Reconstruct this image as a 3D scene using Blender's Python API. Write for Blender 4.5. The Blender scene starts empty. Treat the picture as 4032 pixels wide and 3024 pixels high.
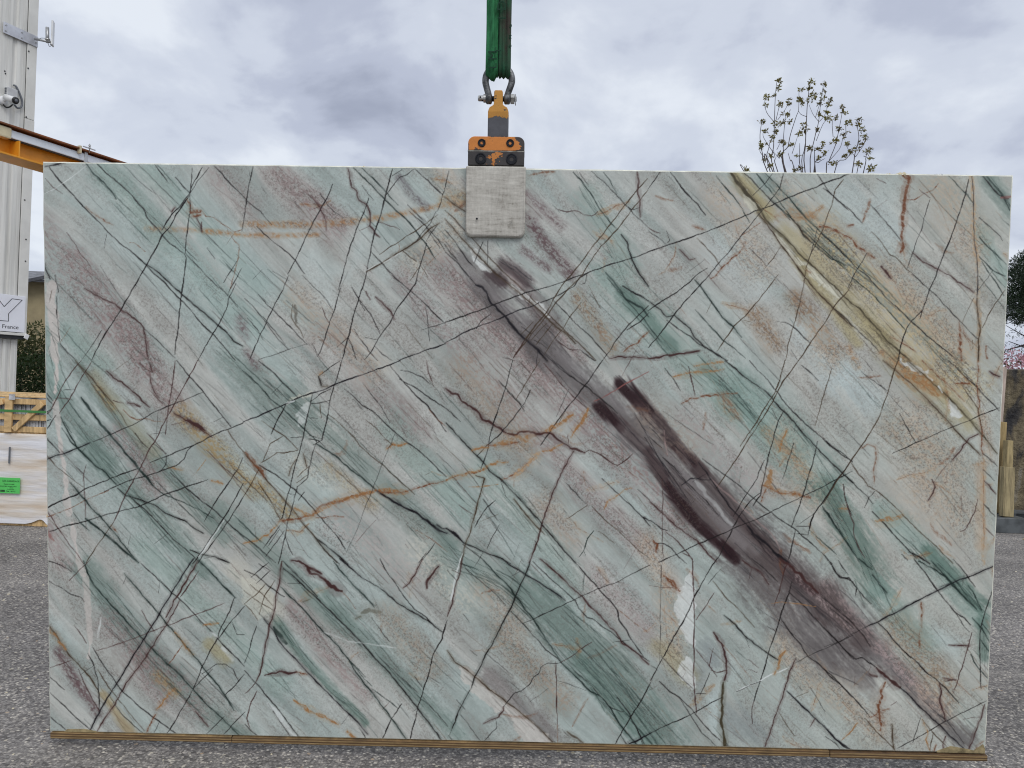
# Stone yard: a large quartzite slab hanging from a lifting clamp. Blender 4.5, self-contained.
import bpy, bmesh, math, random
import numpy as np
from mathutils import Vector, Matrix, Euler
R = math.radians
scene = bpy.context.scene
col = scene.collection

# ---------------------------------------------------------------- camera
cam_d = bpy.data.cameras.new('camera')
cam = bpy.data.objects.new('camera', cam_d)
col.objects.link(cam)
cam_d.sensor_fit = 'HORIZONTAL'
cam_d.sensor_width = 36.0
cam_d.lens = 36.0 * 3028 / 4032
cam_d.clip_start = 0.05
cam_d.clip_end = 2000
ROLL = R(2.2)
xc = Vector((math.cos(ROLL), 0, math.sin(ROLL)))
yc = Vector((-math.sin(ROLL), 0, math.cos(ROLL)))
zc = Vector((0, -1, 0))
cam.matrix_world = Matrix(((xc.x, yc.x, zc.x, 0), (xc.y, yc.y, zc.y, 0), (xc.z, yc.z, zc.z, 1.26), (0, 0, 0, 1)))
scene.camera = cam

# ---------------------------------------------------------------- overcast sky
SUN_EL, SUN_AZ = R(46), R(158)          # azimuth clockwise from +Y: behind the camera, a little to its right
world = bpy.data.worlds.new('World')
scene.world = world
world.use_nodes = True
nt = world.node_tree
nt.nodes.clear()
def N(t, **kw):
    n = nt.nodes.new(t)
    for k, v in kw.items():
        setattr(n, k, v)
    return n
L = nt.links.new
out = N('ShaderNodeOutputWorld'); bg = N('ShaderNodeBackground')
bg.inputs['Strength'].default_value = 0.1
sky = N('ShaderNodeTexSky'); sky.sky_type = 'NISHITA'; sky.sun_disc = False
sky.sun_elevation = SUN_EL; sky.sun_rotation = SUN_AZ
tc = N('ShaderNodeTexCoord'); sep = N('ShaderNodeSeparateXYZ')
L(tc.outputs['Generated'], sep.inputs[0])
def M(op, a, b=None, c=None):
    n = N('ShaderNodeMath', operation=op)
    for i, v in enumerate((a, b, c)):
        if v is None: continue
        if hasattr(v, 'is_output'): L(v, n.inputs[i])
        else: n.inputs[i].default_value = v
    return n.outputs[0]
zden = M('ADD', M('MAXIMUM', sep.outputs['Z'], 0.0), 0.42)
comb = N('ShaderNodeCombineXYZ')
L(M('DIVIDE', sep.outputs['X'], zden), comb.inputs['X'])
L(M('DIVIDE', sep.outputs['Y'], zden), comb.inputs['Y'])
mp = N('ShaderNodeMapping'); L(comb.outputs[0], mp.inputs[0])
mp.inputs['Location'].default_value = (5.1, 2.2, 0.0)
n1 = N('ShaderNodeTexNoise'); n1.inputs['Scale'].default_value = 3.4; n1.inputs['Detail'].default_value = 7
n1.inputs['Roughness'].default_value = 0.52; n1.inputs['Distortion'].default_value = 0.25
n2 = N('ShaderNodeTexNoise'); n2.inputs['Scale'].default_value = 1.1; n2.inputs['Detail'].default_value = 3
n2.inputs['Roughness'].default_value = 0.5
L(mp.outputs[0], n1.inputs['Vector']); L(mp.outputs[0], n2.inputs['Vector'])
mixv = M('ADD', M('MULTIPLY', n1.outputs['Fac'], 0.68), M('MULTIPLY', n2.outputs['Fac'], 0.42))
ramp = N('ShaderNodeValToRGB'); L(mixv, ramp.inputs[0])
cr = ramp.color_ramp; cr.interpolation = 'EASE'
def lin(c):
    return tuple((x / 255 / 12.92 if x / 255 <= 0.04045 else ((x / 255 + 0.055) / 1.055) ** 2.4) for x in c)
KS = 10.0
stops = [(0.36, (164, 171, 190)), (0.45, (190, 197, 215)), (0.52, (211, 218, 232)), (0.62, (234, 240, 249))]
cr.elements[0].position = stops[0][0]; cr.elements[0].color = (*[KS * v for v in lin(stops[0][1])], 1)
cr.elements[1].position = stops[-1][0]; cr.elements[1].color = (*[KS * v for v in lin(stops[-1][1])], 1)
for p, c in stops[1:-1]:
    e = cr.elements.new(p); e.color = (*[KS * v for v in lin(c)], 1)
mx = N('ShaderNodeMix', data_type='RGBA'); mx.inputs['Factor'].default_value = 0.93
L(sky.outputs[0], mx.inputs['A']); L(ramp.outputs[0], mx.inputs['B'])
L(mx.outputs['Result'], bg.inputs['Color']); L(bg.outputs[0], out.inputs[0])

# ---------------------------------------------------------------- sun behind the cloud
sl = bpy.data.lights.new('sun', 'SUN'); sl.energy = 1.5; sl.angle = R(35); sl.color = (1.0, 0.97, 0.93)
so = bpy.data.objects.new('sun', sl); col.objects.link(so)
sd = Vector((math.sin(SUN_AZ) * math.cos(SUN_EL), math.cos(SUN_AZ) * math.cos(SUN_EL), math.sin(SUN_EL)))
so.rotation_euler = (-sd).to_track_quat('-Z', 'Y').to_euler()
so.location = (-3, -6, 8)
scene.view_settings.view_transform = 'Standard'
scene.view_settings.look = 'None'
scene.view_settings.exposure = 0.0
scene.view_settings.gamma = 1.0
scene.view_settings.use_curve_mapping = False
scene.cycles.filter_width = 1.1          # a phone's crisp rendering of fine lines

# ---------------------------------------------------------------- helpers
def tag(o, label=None, cat=None, group=None, kind=None):
    if label: o['label'] = label
    if cat: o['category'] = cat
    if group: o['group'] = group
    if kind: o['kind'] = kind
    return o
def empty(name, mat=None, loc=None):
    o = bpy.data.objects.new(name, None); col.objects.link(o)
    o.empty_display_size = 0.1
    if loc is not None: mat = Matrix.Translation(loc)
    if mat is not None: o.matrix_world = mat
    return o
def mesh(name, verts, faces, m, parent=None, smooth=False, mats=None):
    me = bpy.data.meshes.new(name)
    me.from_pydata([tuple(v) for v in verts], [], [tuple(f) for f in faces])
    me.validate()
    for mm in (mats or [m]): me.materials.append(mm)
    if smooth: me.polygons.foreach_set('use_smooth', [True] * len(me.polygons))
    o = bpy.data.objects.new(name, me); col.objects.link(o)
    if parent: o.parent = parent
    return o
def bm_obj(name, bm, m, parent=None, smooth=False):
    bmesh.ops.recalc_face_normals(bm, faces=bm.faces)
    me = bpy.data.meshes.new(name); bm.to_mesh(me); bm.free()
    me.materials.append(m)
    if smooth: me.polygons.foreach_set('use_smooth', [True] * len(me.polygons))
    o = bpy.data.objects.new(name, me); col.objects.link(o)
    if parent: o.parent = parent
    return o
def box_bm(lo, hi, bev=0.0, seg=1, bm=None, rot=None, piv=None):
    own = bm is None
    b = bmesh.new()
    r = bmesh.ops.create_cube(b, size=1)
    for v in b.verts:
        v.co = Vector([lo[i] + (v.co[i] + .5) * (hi[i] - lo[i]) for i in range(3)])
    if bev > 0:
        bmesh.ops.bevel(b, geom=list(b.edges), offset=bev, segments=seg, profile=.6, affect='EDGES')
    if rot is not None:
        p = Vector(piv) if piv is not None else Vector([(lo[i] + hi[i]) / 2 for i in range(3)])
        bmesh.ops.rotate(b, verts=b.verts, cent=p, matrix=rot)
    if own: return b
    me = bpy.data.meshes.new('t'); b.to_mesh(me); b.free(); bm.from_mesh(me); bpy.data.meshes.remove(me)
    return bm
def box(name, lo, hi, m, parent=None, bev=0.0, seg=1, rot=None, piv=None):
    return bm_obj(name, box_bm(lo, hi, bev, seg, None, rot, piv), m, parent)
def tube_geo(pts, rad, seg=10, cap=True, closed=False):
    pts = [Vector(p) for p in pts]; n = len(pts)
    rads = rad if isinstance(rad, (list, tuple)) else [rad] * n
    V, Fc = [], []
    t0 = (pts[1] - pts[0]).normalized()
    up = Vector((0, 0, 1)) if abs(t0.z) < .9 else Vector((0, 1, 0))
    u = t0.cross(up).normalized()
    for i, p in enumerate(pts):
        t = ((pts[min(i + 1, n - 1)] - pts[max(i - 1, 0)])).normalized()
        u = (u - t * u.dot(t)).normalized(); w = t.cross(u)
        for k in range(seg):
            a = 2 * math.pi * k / seg
            V.append(p + (u * math.cos(a) + w * math.sin(a)) * rads[i])
    for i in range(n - 1):
        for k in range(seg):
            k2 = (k + 1) % seg
            Fc.append((i * seg + k, i * seg + k2, (i + 1) * seg + k2, (i + 1) * seg + k))
    if cap:
        Fc.append(tuple(range(seg - 1, -1, -1))); Fc.append(tuple((n - 1) * seg + k for k in range(seg)))
    return V, Fc
def tube(name, pts, rad, m, parent=None, seg=10, smooth=True):
    V, Fc = tube_geo(pts, rad, seg)
    return mesh(name, V, Fc, m, parent, smooth)
def spline(pts, k=6):
    P = [Vector(p) for p in pts]; o = []
    for i in range(len(P) - 1):
        a, b, c, d = P[max(i - 1, 0)], P[i], P[i + 1], P[min(i + 2, len(P) - 1)]
        for j in range(k):
            t = j / k
            o.append(.5 * ((2 * b) + (c - a) * t + (2 * a - 5 * b + 4 * c - d) * t * t + (3 * b - a - 3 * c + d) * t ** 3))
    o.append(P[-1]); return o
def prism(name, poly, y0, y1, m, parent=None, bev=0.0, seg=2):
    """poly in x,z; extruded along local y"""
    b = bmesh.new()
    f = [b.verts.new((x, y0, z)) for x, z in poly]
    fa = b.faces.new(f)
    r = bmesh.ops.extrude_face_region(b, geom=[fa])
    for v in r['geom']:
        if isinstance(v, bmesh.types.BMVert): v.co.y = y1
    bmesh.ops.recalc_face_normals(b, faces=b.faces)
    if bev > 0:
        ed = [e for e in b.edges if len(e.link_faces) == 2 and e.calc_face_angle(0) > .9]
        bmesh.ops.bevel(b, geom=ed, offset=bev, segments=seg, profile=.5, affect='EDGES')
    return bm_obj(name, b, m, parent)
def rrect(x0, x1, z0, z1, rbl=0, rbr=0, rtr=0, rtl=0, n=6):
    o = []
    for (cx, cz, r, a0) in ((x0, z0, rbl, 180), (x1, z0, rbr, 270), (x1, z1, rtr, 0), (x0, z1, rtl, 90)):
        if r <= 0: o.append((cx, cz)); continue
        ccx = cx + (r if a0 in (180, 90) else -r); ccz = cz + (r if a0 in (180, 270) else -r)
        for k in range(n + 1):
            a = R(a0 + 90 * k / n); o.append((ccx + r * math.cos(a), ccz + r * math.sin(a)))
    return o
def text_mesh(name, body, size, m, parent, mw, align='LEFT', extrude=0.0006, sx=1.0):
    cu = bpy.data.curves.new('t', 'FONT'); cu.body = body; cu.size = size; cu.align_x = align; cu.extrude = extrude
    to = bpy.data.objects.new('t', cu); col.objects.link(to)
    dg = bpy.context.evaluated_depsgraph_get(); dg.update()
    me = bpy.data.meshes.new_from_object(to.evaluated_get(dg)); me.name = name
    bpy.data.objects.remove(to)
    me.transform(Matrix.Diagonal((sx, 1, 1, 1)))
    me.materials.clear(); me.materials.append(m)
    o = bpy.data.objects.new(name, me); col.objects.link(o)
    if parent: o.parent = parent
    o.matrix_local = mw
    return o

# ---------------------------------------------------------------- materials
def new_mat(name):
    m = bpy.data.materials.new(name); m.use_nodes = True
    t = m.node_tree; b = t.nodes['Principled BSDF']
    return m, t, b
def nd(t, typ, **kw):
    n = t.nodes.new(typ)
    for k, v in kw.items():
        if k in n.inputs: n.inputs[k].default_value = v
        else: setattr(n, k, v)
    return n
def simple(name, c, rough=.6, metal=0.0, var=.12, scale=8.0, bump=0.0, spec=.4, bscale=None, c2=None, stretch=(1, 1, 1), trans=0.0):
    """base colour with two scales of procedural mottling and optional fine relief"""
    m, t, b = new_mat(name)
    tcn = nd(t, 'ShaderNodeTexCoord'); mpn = nd(t, 'ShaderNodeMapping'); mpn.inputs['Scale'].default_value = stretch
    t.links.new(tcn.outputs['Object'], mpn.inputs[0])
    a = nd(t, 'ShaderNodeTexNoise', Scale=scale, Detail=6.0, Roughness=.6); t.links.new(mpn.outputs[0], a.inputs['Vector'])
    r = nd(t, 'ShaderNodeValToRGB'); t.links.new(a.outputs['Fac'], r.inputs[0])
    c0 = c2 if c2 else tuple(x * (1 - 2.2 * var) for x in c)
    c1 = c if c2 else tuple(min(1, x * (1 + var)) for x in c)
    r.color_ramp.elements[0].position = .33; r.color_ramp.elements[0].color = (*[max(0, x) for x in c0], 1)
    r.color_ramp.elements[1].position = .62; r.color_ramp.elements[1].color = (*c1, 1)
    t.links.new(r.outputs[0], b.inputs['Base Color'])
    b.inputs['Roughness'].default_value = rough; b.inputs['Metallic'].default_value = metal
    b.inputs['Specular IOR Level'].default_value = spec
    if bump > 0:
        a2 = nd(t, 'ShaderNodeTexNoise', Scale=bscale or scale * 6, Detail=4.0); t.links.new(mpn.outputs[0], a2.inputs['Vector'])
        bp = nd(t, 'ShaderNodeBump', Strength=bump, Distance=.004); t.links.new(a2.outputs['Fac'], bp.inputs['Height'])
        t.links.new(bp.outputs[0], b.inputs['Normal'])
    if trans > 0:
        tr = nd(t, 'ShaderNodeBsdfTranslucent'); t.links.new(r.outputs[0], tr.inputs[0])
        ms = nd(t, 'ShaderNodeMixShader'); ms.inputs[0].default_value = trans
        t.links.new(b.outputs[0], ms.inputs[1]); t.links.new(tr.outputs[0], ms.inputs[2])
        t.links.new(ms.outputs[0], t.nodes['Material Output'].inputs[0])
    return m
def worn(name, paint, bare, thr=.5, scale=9.0, stretch=(1, 1, 1), rough=.5, chip=60.0, grad=None):
    """paint chipped off down to dark bare metal; chip edges follow noise of two sizes"""
    m, t, b = new_mat(name)
    tcn = nd(t, 'ShaderNodeTexCoord'); mpn = nd(t, 'ShaderNodeMapping'); mpn.inputs['Scale'].default_value = stretch
    t.links.new(tcn.outputs['Object'], mpn.inputs[0])
    a = nd(t, 'ShaderNodeTexNoise', Scale=scale, Detail=8.0, Roughness=.7); t.links.new(mpn.outputs[0], a.inputs['Vector'])
    e = nd(t, 'ShaderNodeTexNoise', Scale=chip, Detail=5.0, Roughness=.65); t.links.new(mpn.outputs[0], e.inputs['Vector'])
    s = nd(t, 'ShaderNodeMath', operation='MULTIPLY_ADD'); s.inputs[1].default_value = .35
    t.links.new(e.outputs['Fac'], s.inputs[0]); t.links.new(a.outputs['Fac'], s.inputs[2])
    src = s.outputs[0]
    if grad is not None:                       # wear where gear rubs: a local stripe (axis, centre, width, weight)
        for (ax, cen, wid, wgt) in grad:
            sp = nd(t, 'ShaderNodeSeparateXYZ'); t.links.new(tcn.outputs['Object'], sp.inputs[0])
            d1 = nd(t, 'ShaderNodeMath', operation='SUBTRACT'); d1.inputs[1].default_value = cen
            t.links.new(sp.outputs[ax], d1.inputs[0])
            d2 = nd(t, 'ShaderNodeMath', operation='ABSOLUTE'); t.links.new(d1.outputs[0], d2.inputs[0])
            d3 = nd(t, 'ShaderNodeMapRange'); d3.inputs['From Min'].default_value = 0; d3.inputs['From Max'].default_value = wid
            d3.inputs['To Min'].default_value = wgt; d3.inputs['To Max'].default_value = 0
            t.links.new(d2.outputs[0], d3.inputs[0])
            d4 = nd(t, 'ShaderNodeMath', operation='ADD'); t.links.new(src, d4.inputs[0]); t.links.new(d3.outputs[0], d4.inputs[1])
            src = d4.outputs[0]
    r = nd(t, 'ShaderNodeMapRange'); r.inputs['From Min'].default_value = thr + .17; r.inputs['From Max'].default_value = thr + .19
    t.links.new(src, r.inputs[0])
    mb = nd(t, 'ShaderNodeTexNoise', Scale=45.0, Detail=5.0); t.links.new(mpn.outputs[0], mb.inputs['Vector'])
    rp = nd(t, 'ShaderNodeValToRGB'); t.links.new(mb.outputs['Fac'], rp.inputs[0])
    rp.color_ramp.elements[0].color = (*[x * .55 for x in bare], 1); rp.color_ramp.elements[1].color = (*[x * 1.5 for x in bare], 1)
    pb = nd(t, 'ShaderNodeValToRGB'); t.links.new(mb.outputs['Fac'], pb.inputs[0])
    pb.color_ramp.elements[0].color = (*[x * .78 for x in paint], 1); pb.color_ramp.elements[1].color = (*[min(1, x * 1.12) for x in paint], 1)
    mxn = nd(t, 'ShaderNodeMix', data_type='RGBA')
    t.links.new(r.outputs[0], mxn.inputs['Factor']); t.links.new(pb.outputs[0], mxn.inputs['A']); t.links.new(rp.outputs[0], mxn.inputs['B'])
    t.links.new(mxn.outputs['Result'], b.inputs['Base Color'])
    b.inputs['Roughness'].default_value = rough; b.inputs['Specular IOR Level'].default_value = .35
    bp = nd(t, 'ShaderNodeBump', Strength=.35, Distance=.0015); bp.invert = True
    t.links.new(r.outputs[0], bp.inputs['Height']); t.links.new(bp.outputs[0], b.inputs['Normal'])
    return m

MT = {}
MT['clad'] = simple('cladding_white', (.64, .64, .61), .45, var=.11, scale=1.6, stretch=(9, 9, .35), spec=.35)
MT['clad2'] = simple('cladding_trim', (.64, .64, .61), .5, var=.06, scale=2.0)
MT['joint'] = simple('dark_joint', (.03, .032, .035), .8, var=.1)
MT['sign'] = simple('sign_white', (.74, .76, .82), .35, var=.03, scale=2)
MT['ink'] = simple('ink_black', (.012, .012, .016), .5, var=.05)
MT['inkgrey'] = simple('ink_grey', (.06, .06, .07), .5, var=.05)
MT['alu'] = simple('aluminium_plate', (.55, .56, .60), .35, metal=.6, var=.1, scale=5)
MT['galv'] = simple('galvanised_tube', (.42, .43, .44), .4, metal=.7, var=.15, scale=12)
MT['plwhite'] = simple('plastic_white', (.72, .73, .74), .4, var=.04)
MT['plblack'] = simple('plastic_black', (.012, .012, .013), .35, var=.1)
MT['boxgrey'] = simple('box_grey', (.46, .47, .48), .5, var=.06)
MT['cable'] = simple('cable_grey', (.14, .15, .17), .5, var=.1)
MT['orange'] = simple('crane_orange', (.70, .30, .022), .42, var=.12, scale=3, spec=.4)
MT['flange_brown'] = simple('red_brown_flange', (.20, .065, .018), .55, var=.2, scale=5)
MT['duct'] = simple('conductor_rail_white', (.66, .70, .76), .4, var=.05, scale=3)
MT['cream'] = simple('plastic_cream', (.60, .53, .36), .5, var=.08)
MT['wood'] = simple('pine_board', (.60, .41, .20), .7, var=.16, scale=6, stretch=(1, 1, 6), bump=.3)
MT['woodh'] = simple('pine_board_flat', (.60, .41, .20), .7, var=.16, scale=6, stretch=(6, 1, 1), bump=.3)
MT['woodpale'] = simple('pale_plank', (.46, .36, .26), .75, var=.16, scale=7, stretch=(3, 3, .6), bump=.4)
MT['woodold'] = simple('weathered_plank', (.30, .22, .10), .75, var=.2, scale=7, stretch=(4, 4, .5), bump=.4)
MT['tile'] = simple('tile_edge', (.50, .51, .53), .5, var=.25, scale=9)
MT['greenband'] = simple('strapping_green', (.06, .22, .06), .35, var=.08)
MT['silver'] = simple('silver_tape', (.6, .6, .62), .3, metal=.4, var=.2, scale=20)
MT['label'] = simple('label_green', (.10, .55, .12), .55, var=.04)
MT['beige'] = simple('render_beige', (.36, .30, .18), .85, var=.07, scale=3, bump=.2)
MT['roof'] = simple('roof_tile_dark', (.085, .088, .10), .75, var=.2, scale=8)
MT['steel'] = simple('steel_grey', (.10, .11, .115), .5, metal=.3, var=.2, scale=8)
MT['bark'] = simple('bark', (.09, .075, .075), .85, var=.25, scale=20, bump=.5)
MT['barkdark'] = simple('bark_dark', (.035, .028, .025), .85, var=.25, scale=20)
MT['chip'] = simple('wood_chip', (.62, .50, .22), .8, var=.1)
MT['paintyel'] = worn('yellow_paint_worn', (.56, .27, .05), (.045, .038, .035), thr=.60, scale=16, chip=90)
MT['platetop'] = worn('orange_block_worn', (.62, .22, .045), (.05, .042, .04), thr=.61, scale=16, chip=80, stretch=(1, 1, 1.6),
                      grad=[('X', .092, .036, .34), ('X', -.093, .012, .22), ('Z', .096, .006, .18), ('Z', .048, .005, .18)])
MT['platedark'] = worn('dark_block_worn', (.56, .21, .045), (.042, .038, .038), thr=.50, scale=22, chip=90,
                       grad=[('X', -.07, .058, .5), ('X', .07, .058, .5), ('Z', .047, .010, .1)])
MT['stem'] = worn('stem_half_painted', (.46, .215, .035), (.072, .074, .085), thr=.62, scale=22, chip=70,
                  grad=[('Z', .116, .047, .8)])
MT['forged'] = simple('forged_grey_steel', (.15, .155, .16), .45, metal=.55, var=.35, scale=38, bump=.3)
MT['zinc'] = simple('zinc_bright', (.45, .45, .44), .35, metal=.75, var=.2, scale=60)
MT['bolt'] = simple('bolt_black', (.016, .017, .022), .38, metal=.5, var=.2, scale=60)
MT['rubber'] = simple('pad_grey', (.36, .34, .30), .6, var=.10, scale=14, bump=.25)

# ---------------------------------------------------------------- ground
def ground_mat():
    m, t, b = new_mat('asphalt')
    l = t.links.new
    tcn = nd(t, 'ShaderNodeTexCoord')
    wz = nd(t, 'ShaderNodeTexNoise', Scale=90.0, Detail=2.0); l(tcn.outputs['Object'], wz.inputs['Vector'])
    wv = nd(t, 'ShaderNodeMix', data_type='RGBA', blend_type='LINEAR_LIGHT'); wv.inputs['Factor'].default_value = .006
    l(tcn.outputs['Object'], wv.inputs['A']); l(wz.outputs['Color'], wv.inputs['B'])
    v = nd(t, 'ShaderNodeTexVoronoi', Scale=105.0, Randomness=1.0); l(wv.outputs['Result'], v.inputs['Vector'])
    v2 = nd(t, 'ShaderNodeTexVoronoi', Scale=46.0, Randomness=1.0); l(wv.outputs['Result'], v2.inputs['Vector'])
    sp = nd(t, 'ShaderNodeSeparateColor'); l(v.outputs['Color'], sp.inputs[0])
    rp = nd(t, 'ShaderNodeValToRGB'); l(sp.outputs[0], rp.inputs[0])
    E = rp.color_ramp.elements
    E[0].position = 0; E[0].color = (.075, .070, .066, 1)
    E[1].position = 1; E[1].color = (.55, .51, .44, 1)
    for p, c in ((.2, (.13, .12, .113)), (.5, (.215, .202, .19)), (.8, (.29, .27, .25)), (.93, (.37, .34, .30))):
        e = E.new(p); e.color = (*c, 1)
    # binder between the stones
    d = nd(t, 'ShaderNodeMapRange'); d.inputs['From Min'].default_value = .45; d.inputs['From Max'].default_value = .95
    d.inputs['To Min'].default_value = 0.0; d.inputs['To Max'].default_value = .6
    sc = nd(t, 'ShaderNodeMath', operation='MULTIPLY'); sc.inputs[1].default_value = 1.5
    l(v.outputs['Distance'], sc.inputs[0]); l(sc.outputs[0], d.inputs[0])
    mxn = nd(t, 'ShaderNodeMix', data_type='RGBA'); l(d.outputs[0], mxn.inputs['Factor']); l(rp.outputs[0], mxn.inputs['A'])
    mxn.inputs['B'].default_value = (.085, .08, .077, 1)
    # larger odd stones
    s2 = nd(t, 'ShaderNodeSeparateColor'); l(v2.outputs['Color'], s2.inputs[0])
    g1 = nd(t, 'ShaderNodeMath', operation='GREATER_THAN'); g1.inputs[1].default_value = .955; l(s2.outputs[0], g1.inputs[0])
    g2 = nd(t, 'ShaderNodeMath', operation='LESS_THAN'); g2.inputs[1].default_value = .30; l(v2.outputs['Distance'], g2.inputs[0])
    g3 = nd(t, 'ShaderNodeMath', operation='MULTIPLY'); l(g1.outputs[0], g3.inputs[0]); l(g2.outputs[0], g3.inputs[1])
    r2 = nd(t, 'ShaderNodeValToRGB'); l(s2.outputs[1], r2.inputs[0])
    r2.color_ramp.elements[0].color = (.30, .22, .15, 1); r2.color_ramp.elements[1].color = (.48, .45, .38, 1)
    mx2 = nd(t, 'ShaderNodeMix', data_type='RGBA'); l(g3.outputs[0], mx2.inputs['Factor'])
    l(mxn.outputs['Result'], mx2.inputs['A']); l(r2.outputs[0], mx2.inputs['B'])
    # wear: dusty and darker patches
    lo = nd(t, 'ShaderNodeTexNoise', Scale=1.1, Detail=5.0, Roughness=.6); l(tcn.outputs['Object'], lo.inputs['Vector'])
    lr = nd(t, 'ShaderNodeMapRange'); lr.inputs['From Min'].default_value = .3; lr.inputs['From Max'].default_value = .7
    lr.inputs['To Min'].default_value = .88; lr.inputs['To Max'].default_value = 1.45
    l(lo.outputs['Fac'], lr.inputs[0])
    st = nd(t, 'ShaderNodeMapping'); st.inputs['Scale'].default_value = (.35, 2.2, 1); st.inputs['Rotation'].default_value = (0, 0, .25); l(tcn.outputs['Object'], st.inputs[0])
    tn = nd(t, 'ShaderNodeTexNoise', Scale=1.3, Detail=4.0, Roughness=.55); l(st.outputs[0], tn.inputs['Vector'])
    tr = nd(t, 'ShaderNodeMapRange'); tr.inputs['From Min'].default_value = .55; tr.inputs['From Max'].default_value = .72; tr.inputs['To Max'].default_value = .35; l(tn.outputs['Fac'], tr.inputs[0])
    dm = nd(t, 'ShaderNodeMix', data_type='RGBA'); l(tr.outputs[0], dm.inputs['Factor']); l(mx2.outputs['Result'], dm.inputs['A']); dm.inputs['B'].default_value = (.36, .335, .30, 1)
    mu = nd(t, 'ShaderNodeMix', data_type='RGBA', blend_type='MULTIPLY'); mu.inputs['Factor'].default_value = 1
    l(dm.outputs['Result'], mu.inputs['A']); l(lr.outputs[0], mu.inputs['B'])
    l(mu.outputs['Result'], b.inputs['Base Color'])
    b.inputs['Roughness'].default_value = .85; b.inputs['Specular IOR Level'].default_value = .25
    bp = nd(t, 'ShaderNodeBump', Strength=.7, Distance=.004); bp.invert = True
    l(v.outputs['Distance'], bp.inputs['Height']); l(bp.outputs[0], b.inputs['Normal'])
    return m
gm = ground_mat()
g = mesh('ground', [(-400, -60, 0), (400, -60, 0), (400, 900, 0), (-400, 900, 0)], [(0, 1, 2, 3)], gm)
tag(g, 'grey worn asphalt yard with pale aggregate', 'ground', kind='structure')

# loose pebbles lying on the asphalt: nobody could count them
rng = random.Random(5)
PV, PF, PM = [], [], []
def pebble(x, y, s, mi):
    b0 = len(PV)
    a0 = rng.random() * 6.3; fx = s * rng.uniform(.8, 1.5); fy = s * rng.uniform(.6, 1.0); h = s * rng.uniform(.35, .7)
    ring = 6
    for (zz, k) in ((0.0, 1.0), (h * .7, .85)):
        for i in range(ring):
            a = i * 6.2832 / ring + rng.uniform(-.2, .2)
            px, py = fx * k * math.cos(a), fy * k * math.sin(a)
            PV.append((x + px * math.cos(a0) - py * math.sin(a0), y + px * math.sin(a0) + py * math.cos(a0), zz - .001))
    PV.append((x, y, h))
    for i in range(ring):
        j = (i + 1) % ring
        PF.append((b0 + i, b0 + j, b0 + ring + j, b0 + ring + i)); PM.append(mi)
        PF.append((b0 + ring + i, b0 + ring + j, b0 + 2 * ring)); PM.append(mi)
for i in range(5200):
    y = 1.9 + (rng.random() ** 1.6) * 7.5
    x = rng.uniform(-.72, .72) * y * 1.02
    pebble(x, y, rng.uniform(.0022, .0055) * (1 + .12 * y), rng.choices((0, 1, 2), (5, 3, 1))[0])
pm = [simple('pebble_grey', (.20, .19, .18), .8, var=.2, scale=30), simple('pebble_pale', (.40, .37, .31), .8, var=.15, scale=30),
      simple('pebble_cream', (.55, .49, .36), .8, var=.1, scale=30)]
peb = mesh('pebbles', PV, PF, None, mats=pm)
peb.data.polygons.foreach_set('material_index', PM)
tag(peb, 'small loose pale pebbles scattered on the asphalt', 'pebbles', kind='stuff')

# ---------------------------------------------------------------- the slab
SW, SH, ST = 3.10, 1.878, 0.02
SX = Vector((0.99970503, -0.01268872, 0.02070866)); SY = Vector((0.01167293, 0.99875712, 0.04845577)); SZ = Vector((-0.02129777, -0.04819974, 0.99861063))
SO = Vector((-1.53777448, 2.47513322, 1.91750856))                     # its top left front corner
def slab_frame(u=0.0, up=0.0, back=0.0):
    """matrix of the slab's own frame: x right, y into the yard, z up; origin u right of and 'up' above the top left corner"""
    p = SO + SX * u + SZ * up + SY * back
    return Matrix(((SX.x, SY.x, SZ.x, p.x), (SX.y, SY.y, SZ.y, p.y), (SX.z, SY.z, SZ.z, p.z), (0, 0, 0, 1)))

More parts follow.
